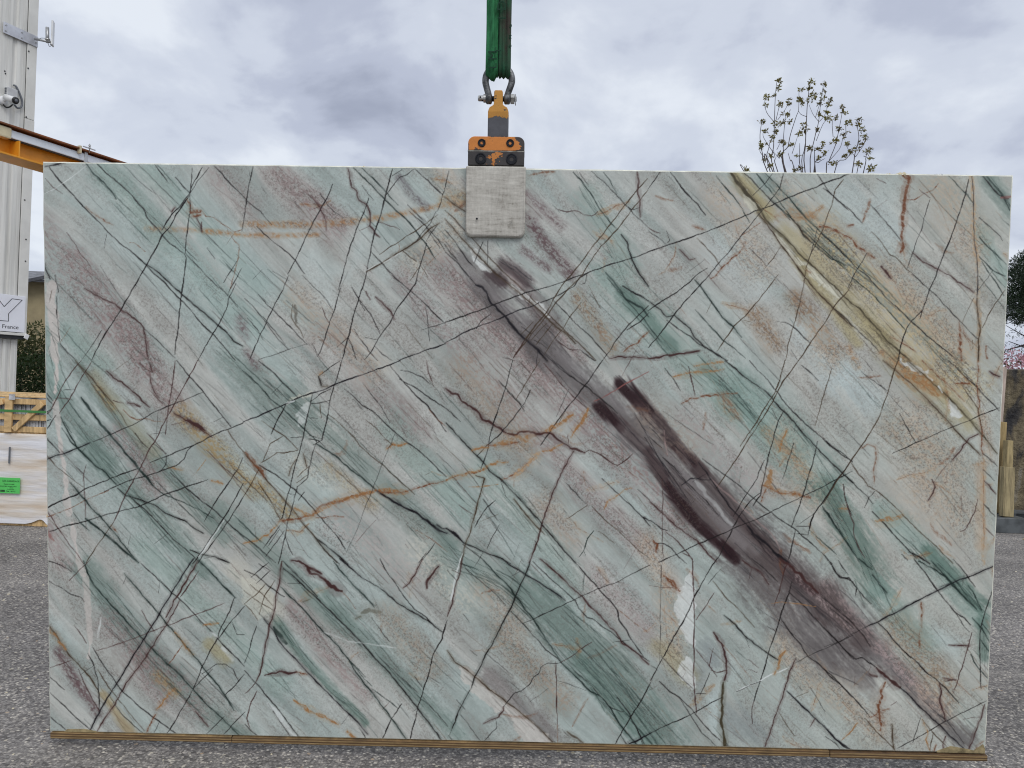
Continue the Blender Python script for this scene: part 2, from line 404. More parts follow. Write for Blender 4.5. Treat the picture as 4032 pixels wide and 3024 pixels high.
# --- the stone's own figure. Bands and veins of the quartzite, in millimetres on the face: right, down from its top left corner.
# bands: mineral, half width, strength, s(oft) / m(ottled) / h(ard), course
BANDS = """
aqua 60 .5 s 56,312 237,518 358,651
teal 45 .6 s 200,21 313,145 418,261 539,393 675,511
teal 33 .5 s 342,19 463,142 583,274 704,391
aqua 60 .5 s 523,245 704,421
aqua 53 .5 s 433,306 614,497 797,659
teal 42 .6 s 85,551 146,625 191,654
teal 33 .5 s 2,552 24,672 54,762
grn 39 .6 s 1,672 54,777 145,897 206,972
grn 39 .65 s 130,913 252,1033 374,1168 512,1319
grn 30 .6 s 115,655 206,775 313,909 450,1059 588,1210
grn 45 .6 s 128,1328 236,1480 359,1634 514,1787 669,1893
teal 38 .5 s 313,1246 466,1398 621,1550 776,1702
grn 36 .55 s 572,1118 711,1238 834,1359 989,1511
dgr 18 .6 s 759,1485 836,1592 930,1699 1054,1821
grn 33 .55 s 926,1403 1081,1571 1237,1739 1362,1861
grn 45 .5 s 797,734 950,882 1150,1076 1319,1226
teal 51 .55 s 1131,834 1223,953 1378,1102
teal 53 .5 s 1435,979 1528,1069 1621,1189 1746,1340
grn 68 .5 s 1320,1256 1504,1329 1658,1449 1830,1616 2004,1814
grn 75 .52 s 1611,1373 1767,1524 1924,1691 2050,1844
dgr 36 .3 s 1754,1602 1895,1754 1990,1862
grn 54 .5 s 615,632 768,780 829,824
teal 68 .6 s 1823,343 1961,474 2099,606 2268,753 2422,885
teal 45 .5 s 1756,80 1849,225 1881,313
dgr 21 .45 s 1869,387 1961,474 2038,562
dgr 21 .4 s 2145,635 2237,708 2330,826
teal 75 .6 s 2236,693 2421,855 2546,1003
dgr 51 .6 s 2547,1018 2611,1123 2692,1258 2726,1334
teal 45 .65 s 2726,1334 2821,1455 2899,1514
teal 38 .6 s 2729,1075 2854,1194 2980,1329 3059,1419
dgr 24 .55 s 2884,1209 2978,1298 3058,1388
dgr 21 .5 s 3068,1434 3079,1557
grn 27 .5 s 2314,28 2482,186 2665,345 2835,504 2943,606
teal 27 .6 s 3002,178 3058,265 3105,338
grn 27 .6 s 3030,18 3093,104
pale 60 .7 s 2466,510 2590,627
pale 54 .7 s 2545,628 2683,730
pale 60 .5 s 2579,68 2717,182
pale 60 .5 s 2190,249 2312,365
mau 63 .5 m 4,223 86,371 237,548
mau 42 .6 m 101,311 207,429 313,577 358,666
mau 53 .65 m 761,28 851,107 942,194
mau 45 .4 m 567,38 672,125
dmv 21 .55 m 645,496 652,548
dmv 18 .5 m 660,601 691,645
mau 68 .7 m 1287,322 1424,468 1562,600 1715,748 1854,880 1978,1014 2087,1118
mau 45 .5 m 1168,354 1306,530 1459,692 1613,855 1768,1034 1954,1213
mau 54 .4 m 916,537 1068,699 1222,847
dmv 18 .55 m 1557,82 1625,140 1670,183
dmv 23 .75 m 1566,156 1627,243 1704,330
dmv 18 .6 m 1554,259 1629,317
mau 30 .6 m 1511,348 1649,509 1741,597
rsp 27 .6 m 1730,410 1782,477 1840,561
mau 54 .65 m 222,503 313,637 419,771
mau 45 .55 m 236,880 297,955 358,1046
mau 60 .5 m 205,1512 359,1649 499,1787
mau 45 .55 m 297,1619 390,1758
dmv 23 .75 m 34,1610 81,1687 127,1765 158,1811
mau 39 .6 m -2,1176 21,1237 51,1298
mau 33 .6 m 819,1437 897,1559 991,1666 1053,1727
tan 60 .5 m 1368,649 1461,767 1553,871
tan 51 .5 m 1126,1461 1203,1552 1266,1629
tan 54 .55 m 1444,1361 1538,1483
tan 54 .6 m 1523,1530 1617,1636 1711,1728
mgr 38 .65 s 1465,1655 1575,1762 1669,1854
pkg 69 .55 m 1807,1323 1962,1458
tan 54 .5 m 1634,1082 1727,1171
rsp 21 .55 m 2207,724 2254,783
gvn 30 .6 s 1361,291 1407,365 1453,423
gvn 50 .8 s 1437,379 1484,453 1560,526 1651,599
gvn 57 .8 s 1591,555 1713,658 1820,746 1927,834
gvn 63 .85 s 1927,819 2020,923 2129,1042 2238,1146
gvn 87 .85 s 2129,1042 2284,1175 2439,1310 2580,1429 2675,1535
gvn 69 .7 s 2287,1267 2444,1417 2569,1537
gvn 36 .75 s 2720,1534 2830,1639 2957,1760 3036,1836
gvn 54 .5 s 2416,1464 2571,1583 2695,1643
gvn 33 .6 s 1557,407 1649,494
wpu 48 .7 s 2283,1160 2439,1310 2595,1429
wpu 45 .75 s 2562,1368 2673,1504
wpu 30 .6 s 2037,968 2162,1117 2256,1222
gvl 15 .5 s 2098,1012 2192,1116 2285,1206
gvl 12 .4 s 1666,584 1788,686 1896,774
pdk 26 .97 e 1870,685 1939,743 2009,810
pdk 21 .97 e 1805,758 1882,823
pdk 24 .85 e 2025,840 2095,914 2149,966
pdk 18 .93 e 2014,976 2054,1043 2132,1133 2241,1230
pdk 18 .85 e 1967,901 2022,983
pdk 18 .9 e 2217,1201 2263,1249
pdk 12 .6 s 2251,1100 2345,1189 2439,1294 2516,1354
pdk 24 .6 s 1488,304 1525,326 1563,359
pdk 17 .6 s 1441,337 1488,363
mau 27 .6 m 2560,1322 2655,1428 2734,1518
pnk 30 .7 m 2750,1533 2845,1639 2940,1730
pnk 14 .6 m 2360,1204 2516,1354 2642,1474
olv 23 .8 s 2225,7 2279,72 2333,137
olv 39 .55 s 2394,187 2486,289 2594,405 2702,507
olv 23 .7 s 2427,275 2536,420 2630,537
olv 42 .6 s 2657,478 2780,594 2903,696 2997,784
oll 72 .75 m 2482,186 2666,359 2851,534 2990,665
org 24 .6 m 2780,594 2872,667
org 15 .5 m 2601,553 2633,612
tnr 99 .6 m 2805,803 2916,951
tnr 75 .5 m 2845,1012 2968,1101
rsp 36 .6 m 2301,454 2364,542
rsp 36 .65 m 2432,407 2494,480 2557,553
tnr 45 .5 m 2496,510 2544,598
tnr 18 .6 s 3037,933 3047,1069 3050,1190
tnr 24 .5 m 3040,768 3062,903
tnr 69 .5 m 2870,34 2918,106 2967,208
tnr 66 .6 m 2738,329 2832,445 2941,562
tch 24 .55 s 161,685 252,804 358,939
och 36 .65 m 449,801 541,905 617,980 679,1040
och 30 .55 m 709,1039 801,1129
och 18 .5 m 168,722 221,790
och 18 .6 s 181,1748 235,1825 282,1887
och 20 .55 m 364,1677 426,1739
olv 24 .6 s 539,1570 589,1611
crm 39 .6 s 619,1317 696,1393 743,1454
pkl 75 .6 m 954,1157 1076,1231 1200,1320
crm 60 .45 m 1229,1243 1322,1349 1384,1409
crm 45 .45 m 830,961 952,1034
tnr 45 .6 m 1969,1212 2033,1318 2052,1441 2071,1548
olv 33 .45 s 2026,1549 2120,1640
ggr 27 .55 s 2177,1538 2197,1592
ggr 45 .5 s 2261,1777 2354,1822
tnr 45 .55 m 2418,1525 2514,1647
tnr 63 .5 m 2606,1691 2732,1797
rsp 54 .5 m 2792,1471 2872,1561 2966,1652
tnr 45 .5 m 2892,1669 2971,1745
tnr 54 .4 m 2390,825 2471,974 2519,1049
tan 60 .4 m 1971,788 2093,876
pkg 54 .5 m 2090,786 2214,919 2338,1022
wvn 14 .9 h 27,402 25,461 28,521 32,574 36,634
wvn 12 .9 h 38,642 38,687 33,740
wvn 8 .85 h 33,778 38,823 46,899 53,960
wvn 11 .85 h 56,960 62,1021 68,1082 77,1143
wvn 8 .85 h 83,1174 92,1236 105,1297 120,1343
wvn 8 .75 h 128,1351 133,1436 137,1498 140,1576 133,1623
org 11 .65 m 644,190 882,189 1000,176 1098,163 1236,133 1298,117 1369,112
org 9 .65 m 523,214 644,224 779,225 890,220
org 9 .4 m 335,209 523,212
och 23 .5 m 1298,101 1357,93
ddp 15 .5 m 1148,37 1193,88 1239,124
wpu 23 .75 e 1993,795 2048,854
wpu 23 .75 e 2141,958 2219,1040 2313,1160 2438,1279
wpu 21 .75 e 1882,820 1975,916 2022,983
org 15 .5 m 2705,566 2828,668 2918,696
org 21 .4 m 2345,826 2392,870 2485,959
tnr 54 .5 m 2389,70 2481,157
tnr 60 .45 m 2183,73 2247,189 2310,306
och 27 .4 m 921,974 1074,1093
tnr 54 .4 m 1296,28 1358,173 1212,294
tnr 60 .4 m 824,419 976,565 1068,654
gvl 21 .45 s 1377,336 1453,408 1559,503
gvl 14 .5 s 2035,915 2128,1019 2222,1116 2331,1220
"""
# bleached and clouded patches: mineral, strength, outline
PATCHES = """
whi .85 2117,1295 2106,1315 2103,1336 2076,1365 2071,1402 2076,1422 2087,1454 2090,1479 2098,1495 2105,1519 2117,1535 2132,1540 2132,1502 2134,1453 2129,1384 2124,1331 2123,1295
whi .85 2129,1582 2111,1584 2092,1609 2083,1628 2093,1642 2114,1662 2139,1680 2140,1658 2135,1629 2138,1596
gry .6 2140,1608 2164,1600 2185,1620 2174,1665 2159,1686 2143,1682
pww .75 2230,1662 2207,1673 2195,1689 2180,1710 2173,1735 2185,1747 2182,1776 2175,1797 2192,1830 2221,1862 2242,1886 2234,1820 2230,1758 2233,1697
pww .45 2247,1585 2285,1613 2278,1654 2255,1676 2245,1635
gry .45 2170,1542 2201,1525 2230,1557 2240,1598 2221,1623 2196,1615
wwd .8 1364,1626 1384,1634 1421,1666 1462,1702 1503,1730 1545,1762 1586,1794 1623,1822 1660,1859 1690,1891 1617,1893 1592,1865 1563,1836 1550,1803 1533,1791 1516,1767 1492,1772 1471,1752 1443,1732 1418,1711 1405,1687 1385,1675
whi .85 1381,259 1393,263 1408,282 1432,306 1456,331 1436,321 1412,314 1400,298
whi .8 1524,373 1548,386 1580,409 1616,436 1637,467 1620,455 1580,429 1548,406
crw .85 2256,64 2278,87 2292,102 2287,125 2259,102
crw .85 2356,190 2376,221 2405,248 2433,282 2457,293 2438,298 2422,286 2394,259 2365,217
crw .85 2461,293 2481,301 2509,328 2542,358 2570,381 2569,393 2543,378 2527,362 2522,347 2510,351 2490,336 2470,313
whi .85 2773,593 2792,593 2817,614 2853,631 2821,623 2793,608
whi .85 2928,720 2940,728 2960,747 2971,763 2958,769 2941,759 2931,740
whi .65 858,765 861,785 853,813 841,834 835,818 845,798 827,802 832,786
crw .6 792,763 828,742 876,730 872,735 830,750 800,764
pww .45 207,661 263,716 336,787 303,803 263,776 223,741 191,701
crw .4 652,1342 693,1354 741,1393 746,1451 702,1476 653,1424
pww .4 787,1507 844,1539 914,1645 980,1726 1022,1787 964,1747 898,1670 837,1605
pww .4 914,937 874,954 875,1026 908,1086 972,1064 1032,1043 979,1004
pww .4 1704,914 1812,952 1914,1038 1979,1085 1980,1137 1874,1043 1773,968
pww .4 1031,136 1060,206 1046,323 979,364 994,285 1016,206
pww .4 867,256 962,325 956,443 925,498 868,405 804,327 819,288
pww .4 97,173 176,203 264,265 311,315 272,312 208,281 144,243
pww .45 2660,8 2741,3 2754,196 2718,165 2660,89
pww .5 2913,1444 3026,1490 2999,1581 2941,1541 2896,1501
pww .5 2636,1667 2713,1677 2728,1743 2700,1743
pww .4 1,1467 59,1490 111,1580 99,1605 58,1581 17,1524
"""
# veins and fractures: mineral, width, strength, course
VEINS = """
d 5.8 .85 22,18 53,60 105,114 160,168 208,218 260,265 303,296 335,327
d 5.8 .85 335,327 383,373 423,412 447,435 483,474 519,517 555,548 583,583 624,630
d 7.4 .8 327,319 379,353 415,384 447,415 503,462 543,493 567,516 595,540 619,567 647,582
g 6.6 .7 141,3 165,35 196,62 224,93 238,116
d 5.0 .8 173,0 208,35 256,73 299,115 327,146 335,170 367,204 387,228 407,251 443,278 459,289
d 5.0 .8 459,289 465,301 461,332 455,380 447,423 443,471 437,530 426,614
d 5.0 .7 363,3 383,28 395,44 406,61
d 5.0 .8 430,43 454,70 476,93
d 5.0 .8 517,11 482,74 476,97 442,141 419,161 387,212
d 5.8 .85 476,101 434,160 415,200 387,231 367,271 335,327 303,382 279,422 263,446 251,472 219,518 191,562 155,635
d 4.1 .7 539,11 501,58 478,93
d 4.1 .8 484,15 482,58 478,93 478,128 476,156 472,183 468,222 461,285
p 5.8 .85 132,405 164,420 199,439 227,451 249,472 279,489 303,505 323,528 331,564 339,631
d 4.1 .7 323,528 355,556 387,587 428,626
d 3.3 .5 184,329 212,376 239,415 263,446 287,473 303,501
d 3.3 .5 88,368 132,393
d 4.1 .6 121,635 155,591 187,539
r 4.1 .6 51,581 63,564 83,532
d 5.0 .8 51,585 75,612 103,637
r 5.8 .7 140,143 156,157 180,176 208,191 228,199
p 5.0 .6 76,224 100,259 120,291 156,337
p 4.1 .5 8,53 33,80 65,103
r 8.3 .8 468,113 478,136 480,152
r 5.0 .85 514,147 530,167 553,170 577,186 601,201 621,216 644,208
r 18.2 .7 480,156 510,151
r 11.6 .7 490,167 510,163
p 6.6 .8 498,171 506,191 516,218
p 6.6 .8 514,186 514,214
r 5.0 .7 597,209 621,244 637,259 630,310 606,401
d 4.1 .7 628,310 586,378
d 4.1 .7 645,330 606,401 598,421
d 4.1 .8 626,381 602,425 595,464 571,512 551,544 524,588 502,632
d 3.3 .7 602,421 631,458
d 4.1 .6 532,268 558,303
d 4.1 .65 463,287 514,339 554,382 590,409 598,421
d 3.3 .5 335,154 383,196 423,231 463,273 502,312
d 3.3 .5 311,6 367,60 422,114 446,137 502,198 542,237 610,303
d 3.3 .4 260,5 323,68 367,99
d 5.8 .85 555,5 572,22 596,49 620,72 644,95
n 7.4 .9 8,16 38,10 71,2
w 4.1 .5 3,104 41,84 89,52 141,12
d 7.4 .7 -4,312 8,347 20,375
d 5.0 .7 36,363 44,398 47,418
d 5.0 .7 41,430 41,481 45,529 51,585
r 4.1 .7 281,255 299,256 331,283
p 8.3 .7 419,153 428,141
d 5.0 .85 681,7 667,63 660,114 650,181 646,212
d 4.1 .7 644,95 672,126 703,149 743,191
d 5.0 .8 692,196 716,219 748,246 772,261 800,284 818,305 848,346
d 3.3 .6 840,350 876,385 908,416 940,459
d 5.0 .8 937,59 916,110 889,154 872,187 847,240 818,303 794,347
d 5.0 .8 796,353 777,398 753,446 726,502 699,558 671,626
d 5.0 .8 698,415 722,443 750,466 782,497 814,528 858,575
d 4.1 .7 654,428 682,455 710,490 738,525 766,561 799,592
d 4.1 .7 662,491 694,526 715,561
d 4.1 .6 714,486 754,533 786,576
p 6.6 .85 986,8 994,35 999,66 1015,82 1021,105 1047,126 1057,151 1057,190 1076,215 1090,225
d 5.0 .8 1054,101 1047,128 1020,187 997,250 982,305 974,332
d 5.0 .8 976,328 959,395
d 5.0 .8 965,391 948,451 931,502 918,550 902,590 892,612
d 4.1 .6 874,571 892,606
p 4.1 .7 905,451 917,483 931,506
d 5.8 .9 1129,8 1120,49 1105,100 1087,174 1075,209 1061,272 1050,335 1037,386 1021,430 1008,477 997,525 984,573 972,620
p 4.1 .7 1087,176 1119,187 1138,191 1154,200
g 5.8 .8 1031,6 1061,34 1109,80 1149,123
g 5.8 .85 1004,6 1038,39 1077,77 1105,104 1145,142 1185,177 1206,203 1234,238 1250,261 1270,292
d 5.0 .8 1202,7 1234,36 1258,59 1290,86
d 4.1 .7 1198,7 1175,25 1155,33 1132,61 1109,92
d 4.1 .7 1159,10 1128,30
d 4.1 .7 1032,62 1050,85 1070,108
d 5.0 .7 1297,74 1290,89 1283,117 1275,140
d 4.1 .7 1178,120 1201,145 1225,168 1253,211 1285,257
d 5.0 .8 1185,141 1217,168 1245,195 1277,230 1301,265
b 5.8 .85 1048,337 1073,321 1101,307 1140,279 1179,255 1206,239 1226,223 1260,191 1280,179
b 4.1 .75 1090,281 1124,256 1163,231 1198,208 1237,180 1275,152
r 4.1 .7 1149,239 1155,259 1151,271
d 4.1 .7 1271,140 1252,176 1229,207 1206,239
d 4.1 .7 1276,183 1253,211 1238,242
w 5.8 .6 1050,331 1097,303
w 6.6 .5 1101,307 1140,283 1163,271
d 5.0 .8 1063,272 1097,307 1117,330 1145,357 1189,392 1221,419 1253,450 1282,477 1305,500
b 5.0 .8 1163,267 1183,282 1209,301
d 5.0 .8 1242,242 1227,293 1216,332 1206,372 1189,396 1150,451 1120,507 1096,539 1069,587 1046,619
b 4.1 .7 1258,253 1234,266
b 4.1 .7 1223,313 1248,352
b 4.1 .7 1219,317 1189,364
d 4.1 .7 1241,446 1250,505 1255,556
p 6.6 .8 1079,417 1103,440 1127,460 1139,487
p 7.4 .8 1047,400 1061,425
d 5.0 .8 1001,387 1023,422 1044,461
d 5.0 .7 1029,430 1060,469 1084,516 1096,539
d 5.0 .7 991,549 1006,584 1018,620
d 4.1 .7 989,549 954,581
d 4.1 .7 1009,521 1033,556 1061,595 1086,622
d 4.1 .6 1077,575 1101,598 1133,621
d 3.3 .5 1085,555 1045,548
n 5.4 .95 1307,563 1260,580 1205,601 1157,619
d 3.3 .5 858,571 807,588 699,625
d 3.3 .5 1305,496 1258,511 1227,521
p 5.8 .6 869,95 897,130 913,169 918,208
d 5.0 .7 896,87 916,118 948,151
d 4.1 .5 948,149 972,164
b 5.0 .6 809,445 806,485 822,512 838,532 846,555
k 18.2 .45 817,449 819,480 822,504
k 11.6 .5 898,558 906,562
d 5.0 .8 1310,12 1304,43 1297,70
b 5.8 .85 1297,93 1337,124 1367,141
b 5.0 .8 1298,136 1330,163 1358,193 1399,236 1431,270 1471,313 1503,344 1528,363 1560,394 1600,428 1632,459 1661,486 1685,509 1725,544 1754,571 1794,610
b 5.8 .85 1299,163 1339,209 1371,240 1403,275 1440,313 1480,348 1524,382 1560,413 1605,448 1645,487 1689,521 1726,556
d 5.0 .8 1300,198 1324,225 1352,264 1372,291 1401,322
d 5.0 .8 1301,268 1337,299 1361,326 1385,353 1402,373
n 9.1 .9 1402,373 1425,380 1434,392 1442,415 1450,431 1466,438 1474,450 1495,469 1515,497 1535,520 1567,547 1604,578 1636,613
d 5.0 .6 1300,245 1341,295
d 4.1 .7 1422,235 1396,302
d 3.3 .5 1438,231 1438,309
d 5.0 .85 1952,260 1891,283 1825,303 1759,330 1697,352 1642,373 1568,393 1482,426 1403,459 1305,494
n 5.4 .95 1307,559 1357,531 1405,510 1455,490
n 5.0 .9 1455,490 1502,469 1549,449 1596,434 1604,426
d 5.0 .8 1604,428 1647,412 1678,396 1717,371 1736,344 1763,328
d 5.0 .8 1405,514 1424,486 1451,466
b 5.0 .8 1945,26 1908,69 1874,112 1829,175 1776,242 1731,305 1689,356 1655,408 1625,467 1594,499 1567,543 1525,607
b 5.0 .8 1946,64 1909,111 1853,186 1796,249 1762,300 1743,336 1697,384 1659,427 1636,463 1598,507 1560,559 1525,607
p 5.0 .8 1560,551 1541,583 1525,607
p 5.0 .9 1655,127 1675,134 1691,138 1710,132 1726,134 1746,145 1769,148 1781,142 1788,133
g 5.0 .8 1707,10 1739,44 1767,79 1796,125 1833,171 1853,190
d 4.1 .7 1765,5 1805,39 1845,78 1878,112 1910,146 1950,181
d 4.1 .6 1726,10 1759,56
p 6.6 .8 1911,7 1915,57 1922,96 1924,150
g 4.1 .7 1804,9 1825,35 1849,77
d 4.1 .7 1874,110 1898,127 1921,119
d 7.4 .8 1865,205 1885,228 1890,252 1907,294 1927,329 1956,368
g 8.3 .6 1818,327 1854,369 1887,412 1935,439 1959,466
d 6.6 .85 1874,369 1906,388 1938,403 1957,415
d 4.1 .7 1759,328 1752,363 1740,365
b 4.1 .7 1764,367 1780,398 1797,429 1805,441
d 5.0 .8 1647,412 1675,443 1699,462 1724,493 1748,512 1780,539 1805,567 1837,602
b 4.1 .8 1742,422 1704,474 1685,506 1654,549 1620,605
d 5.0 .8 1958,430 1932,458 1893,494 1856,546 1833,582 1814,609
d 5.0 .7 1959,454 1932,482 1890,510
r 7.4 .7 1960,513 1938,533 1919,553 1880,581
p 6.6 .85 1837,602 1869,597 1900,599 1940,598 1963,599
p 5.0 .8 1662,545 1686,561 1714,576 1742,576
d 5.0 .8 1742,576 1766,595 1790,610
b 4.1 .7 1563,543 1613,479
b 4.1 .7 1547,532 1590,487
b 4.1 .7 1583,547 1633,491
b 4.1 .7 1599,562 1653,490
d 4.1 .7 1591,547 1615,558 1635,573
d 4.1 .7 1551,504 1583,527
d 4.1 .6 1494,604 1530,614
p 4.1 .6 1452,505 1472,521
r 8.3 .5 1566,23 1609,11 1648,9
d 5.0 .4 1349,523 1354,555
d 4.1 .8 1946,61 1968,29 1983,6
d 5.8 .85 2016,6 2038,32 2055,55 2079,82 2103,105 2132,139
p 5.0 .8 1950,181 1970,194 1989,199
d 4.1 .7 1950,192 1982,211 2014,238
d 4.1 .7 2009,191 2021,222 2014,228
d 5.8 .85 1952,258 2006,238 2068,218 2130,193 2191,169 2253,141 2291,125 2329,109 2394,81 2451,57 2508,33 2588,1
q 12.4 .9 2209,5 2233,37 2257,64 2282,91 2306,121
q 7.4 .85 2306,121 2327,152 2351,175 2380,201 2420,243 2465,285 2509,324 2562,370 2606,412
b 6.6 .85 2299,129 2324,163 2356,202 2377,232 2406,267 2430,298 2455,332 2492,375 2524,405 2565,444 2610,486
d 5.0 .85 2375,4 2366,51 2336,90 2303,133 2273,172 2247,203 2218,247 2184,286 2154,325 2120,365 2082,405 2041,460 2004,508 1962,564
g 5.0 .8 2162,15 2195,53 2231,95 2252,126 2273,160
r 4.1 .7 2308,160 2281,180 2247,203
d 5.0 .7 2247,2 2279,29 2300,52 2328,78 2352,101 2376,124 2401,151
g 5.0 .8 2290,6 2319,40 2351,74 2376,108 2408,147 2429,173 2446,200 2470,219 2494,238 2538,273 2582,291
g 5.8 .8 2317,5 2350,36 2378,66 2414,104 2451,146 2496,184 2536,218 2576,257 2600,279
g 5.0 .8 2356,101 2396,139 2437,177 2477,215 2518,250 2578,299 2602,322
b 6.6 .8 2409,151 2433,173 2450,200 2470,219
d 4.1 .7 2341,5 2315,40 2281,75
b 4.1 .8 2566,21 2540,52 2531,99 2510,168 2486,223 2471,254 2458,301 2455,332 2446,387 2433,450 2423,493 2409,544 2402,599
d 4.1 .7 2488,180 2475,239 2464,278
d 4.1 .7 2480,3 2513,49 2541,79 2566,102 2586,117
r 9.1 .8 2495,171 2507,168 2530,176 2554,183 2574,198 2597,206
r 4.1 .7 2314,117 2338,132 2370,159
r 5.8 .85 2253,242 2242,262 2215,274 2204,293 2185,313 2170,333 2155,341
r 5.8 .6 2260,223 2265,250
d 4.1 .7 2276,242 2304,269 2333,299
b 4.1 .7 2377,232 2351,272 2325,307
b 5.0 .8 2369,324 2332,377 2298,421 2269,457 2235,492 2205,536 2183,572
b 5.0 .7 2107,213 2135,240 2164,271 2180,294 2189,305
p 5.8 .8 2052,249 2070,268 2086,282 2102,278
d 5.0 .8 2142,308 2115,326 2081,358 2043,390 2008,410 1958,446
g 6.6 .8 2104,346 2132,377 2157,411 2178,438 2194,462 2231,496 2259,527
d 6.6 .85 1957,415 1989,438 2018,465 2041,460
d 5.8 .85 2018,476 2054,503 2095,526 2127,553 2159,572 2199,595
d 6.6 .8 2041,460 2074,487 2094,503 2110,530 2143,561 2179,580 2215,603
p 8.3 .9 1963,601 1995,597 2034,590 2077,580 2124,573
d 5.0 .8 2371,474 2395,476 2423,491 2447,512 2480,543
b 5.0 .8 2604,350 2593,373 2556,417 2527,468 2480,543 2443,599
r 4.1 .7 2386,557 2402,568
g 5.8 .7 2107,440 2136,471 2164,501 2197,536 2237,563 2274,594
d 3.3 .6 2418,564 2439,595
r 8.3 .5 2094,175 2133,186
r 11.6 .45 2458,309 2470,317
r 10.7 .85 2764,-1 2772,18 2762,41 2759,68 2761,111 2758,153 2760,196 2763,227
r 19.8 .8 2754,5 2772,12
r 21.5 .8 2756,248 2763,230
d 5.0 .85 2961,15 2952,58 2936,120 2926,154 2906,220 2887,267 2869,326 2851,365 2835,424 2825,459
d 5.8 .8 2831,432 2802,463 2787,483 2770,542 2761,593
d 4.1 .75 2841,79 2828,133 2819,175 2802,218 2792,253 2778,300
r 5.0 .75 2768,82 2795,81 2825,61 2851,51 2866,28
p 4.1 .7 2805,48 2841,75
t 18.2 .45 2967,4 2977,61 2980,107 2983,161 2989,215 2998,266 3002,316 3005,370 3003,402 3011,448 3017,487 3015,526 3017,589
n 5.0 .5 2970,4 2978,61 2980,107 2983,161 2989,215 2998,266 3002,316 3004,390
b 6.6 .7 3004,390 3004,417 3011,448 3017,487 3015,526 3017,589
g 5.0 .8 2895,3 2924,31 2952,58 2977,88
d 6.6 .7 2999,-1 3032,37 3056,60 3088,75
g 6.6 .7 3011,-1 3043,33 3068,60 3094,110
s 18.2 .5 3065,71 3095,67
d 4.1 .7 2999,134 3031,161 3067,191 3076,206
g 5.8 .8 3002,196 3039,234 3067,257 3091,280
g 5.8 .8 3005,258 3030,284 3058,307 3090,318
g 5.0 .8 3014,273 3039,311 3064,342 3089,381
g 4.1 .8 3008,320 3054,373 3091,420
g 4.1 .7 3046,304 3067,330 3091,353
b 4.1 .75 3092,361 3063,404 3042,444 3025,483
b 3.3 .7 2993,390 2975,433 2958,476
d 3.3 .6 3050,300 3007,363
p 6.6 .75 2795,249 2816,268 2844,283 2879,302 2915,321 2951,344 2992,371
b 4.1 .8 2660,184 2676,197 2701,227 2722,254 2738,262 2758,281 2779,304 2794,311
d 5.0 .8 2795,315 2831,350 2855,365 2884,392 2913,423 2941,453 2974,484 3011,519
d 5.0 .75 2503,49 2535,71 2563,98 2591,117 2612,140 2632,159
d 4.1 .7 2652,97 2681,127 2709,158 2734,184 2755,211
p 5.0 .7 2670,16 2700,31
r 9.1 .75 2599,208 2616,229 2644,252 2672,267
p 9.9 .8 2696,294 2717,317 2729,332
r 3.3 .6 2737,336 2763,386 2788,428
d 5.0 .8 2501,192 2538,222 2582,264 2619,299 2655,325 2684,356 2717,394 2753,425 2794,464 2826,490 2867,525 2908,556 2948,586
g 5.8 .8 2605,330 2645,361 2677,387 2706,418 2743,453 2772,487 2788,503
d 4.1 .7 2648,252 2626,295 2605,330 2591,369
q 7.4 .85 2604,412 2629,427 2682,481 2719,524 2768,566 2800,592
d 5.0 .8 2555,432 2591,463 2636,505 2673,536 2701,567
r 8.3 .8 2950,465 2957,496 2956,543 2964,590
r 8.3 .7 3039,542 3041,565 3045,581
r 5.8 .7 2734,515 2766,534 2790,546 2818,565
r 6.6 .7 2980,519 3000,534
r 9.9 .6 2586,167 2601,163
r 11.6 .4 2632,151 2652,85
b 5.8 .85 101,639 115,655 139,678 171,718 199,749 223,777
p 6.6 .9 203,671 239,701 279,730 315,763 342,787
p 5.0 .8 223,767 243,773 259,774
p 8.3 .85 271,774 299,780 311,785
p 5.0 .8 155,638 135,670 106,719 78,767 46,812
p 5.0 .8 119,639 90,671 58,720 38,764 17,805 -9,829
p 4.1 .7 42,762 78,763 90,769
d 4.1 .7 58,736 98,733
d 5.8 .7 -8,733 26,772
d 5.0 .7 -9,749 26,784
d 5.8 .8 33,820 13,853 -9,878
g 4.1 .7 -9,813 25,797
g 4.1 .7 -7,841 17,833
g 4.1 .7 -3,801 21,829
b 3.3 .6 223,777 247,809 271,852 295,876 315,900 336,919
r 5.0 .8 255,796 275,816 303,828 332,823 356,831 388,834
p 5.0 .85 428,633 420,685 412,741 404,802 396,842 394,874
p 5.0 .85 500,632 472,684 428,765 404,810 384,846 360,899 336,932 316,976 291,1025 263,1074 243,1123 218,1173
b 5.0 .75 218,1173 182,1226 153,1264 129,1305
d 5.8 .8 432,633 464,673 500,712 520,736 556,779 585,814 609,846
d 5.0 .8 649,833 609,850 577,863 545,879 485,909 424,934 344,968
n 6.6 .9 -10,970 29,953 61,945 102,926 146,907
d 4.1 .65 158,903 223,875 295,840 360,802 416,777 464,757 520,734
d 5.8 .85 -11,1133 44,1103 101,1078 129,1061 214,1023 263,1004 303,989
d 5.0 .75 190,1068 231,1047 283,1025 344,1008 392,991 428,978 457,953 469,925 485,909
r 4.1 .7 -11,1161 64,1131 129,1097 206,1063
d 5.0 .8 -11,1210 60,1184 129,1166 194,1145 255,1127 299,1116 332,1101 392,1072 465,1046 533,1021
p 6.6 .9 424,807 440,815 464,829 492,844 521,864 545,879
p 11.6 .75 468,825 492,838 525,860
g 9.9 .7 118,759 154,806 191,854 223,893 263,937 299,981 332,1020 352,1044
g 6.6 .8 50,824 74,872 102,920 134,956 166,987 186,995 206,1015 231,1043
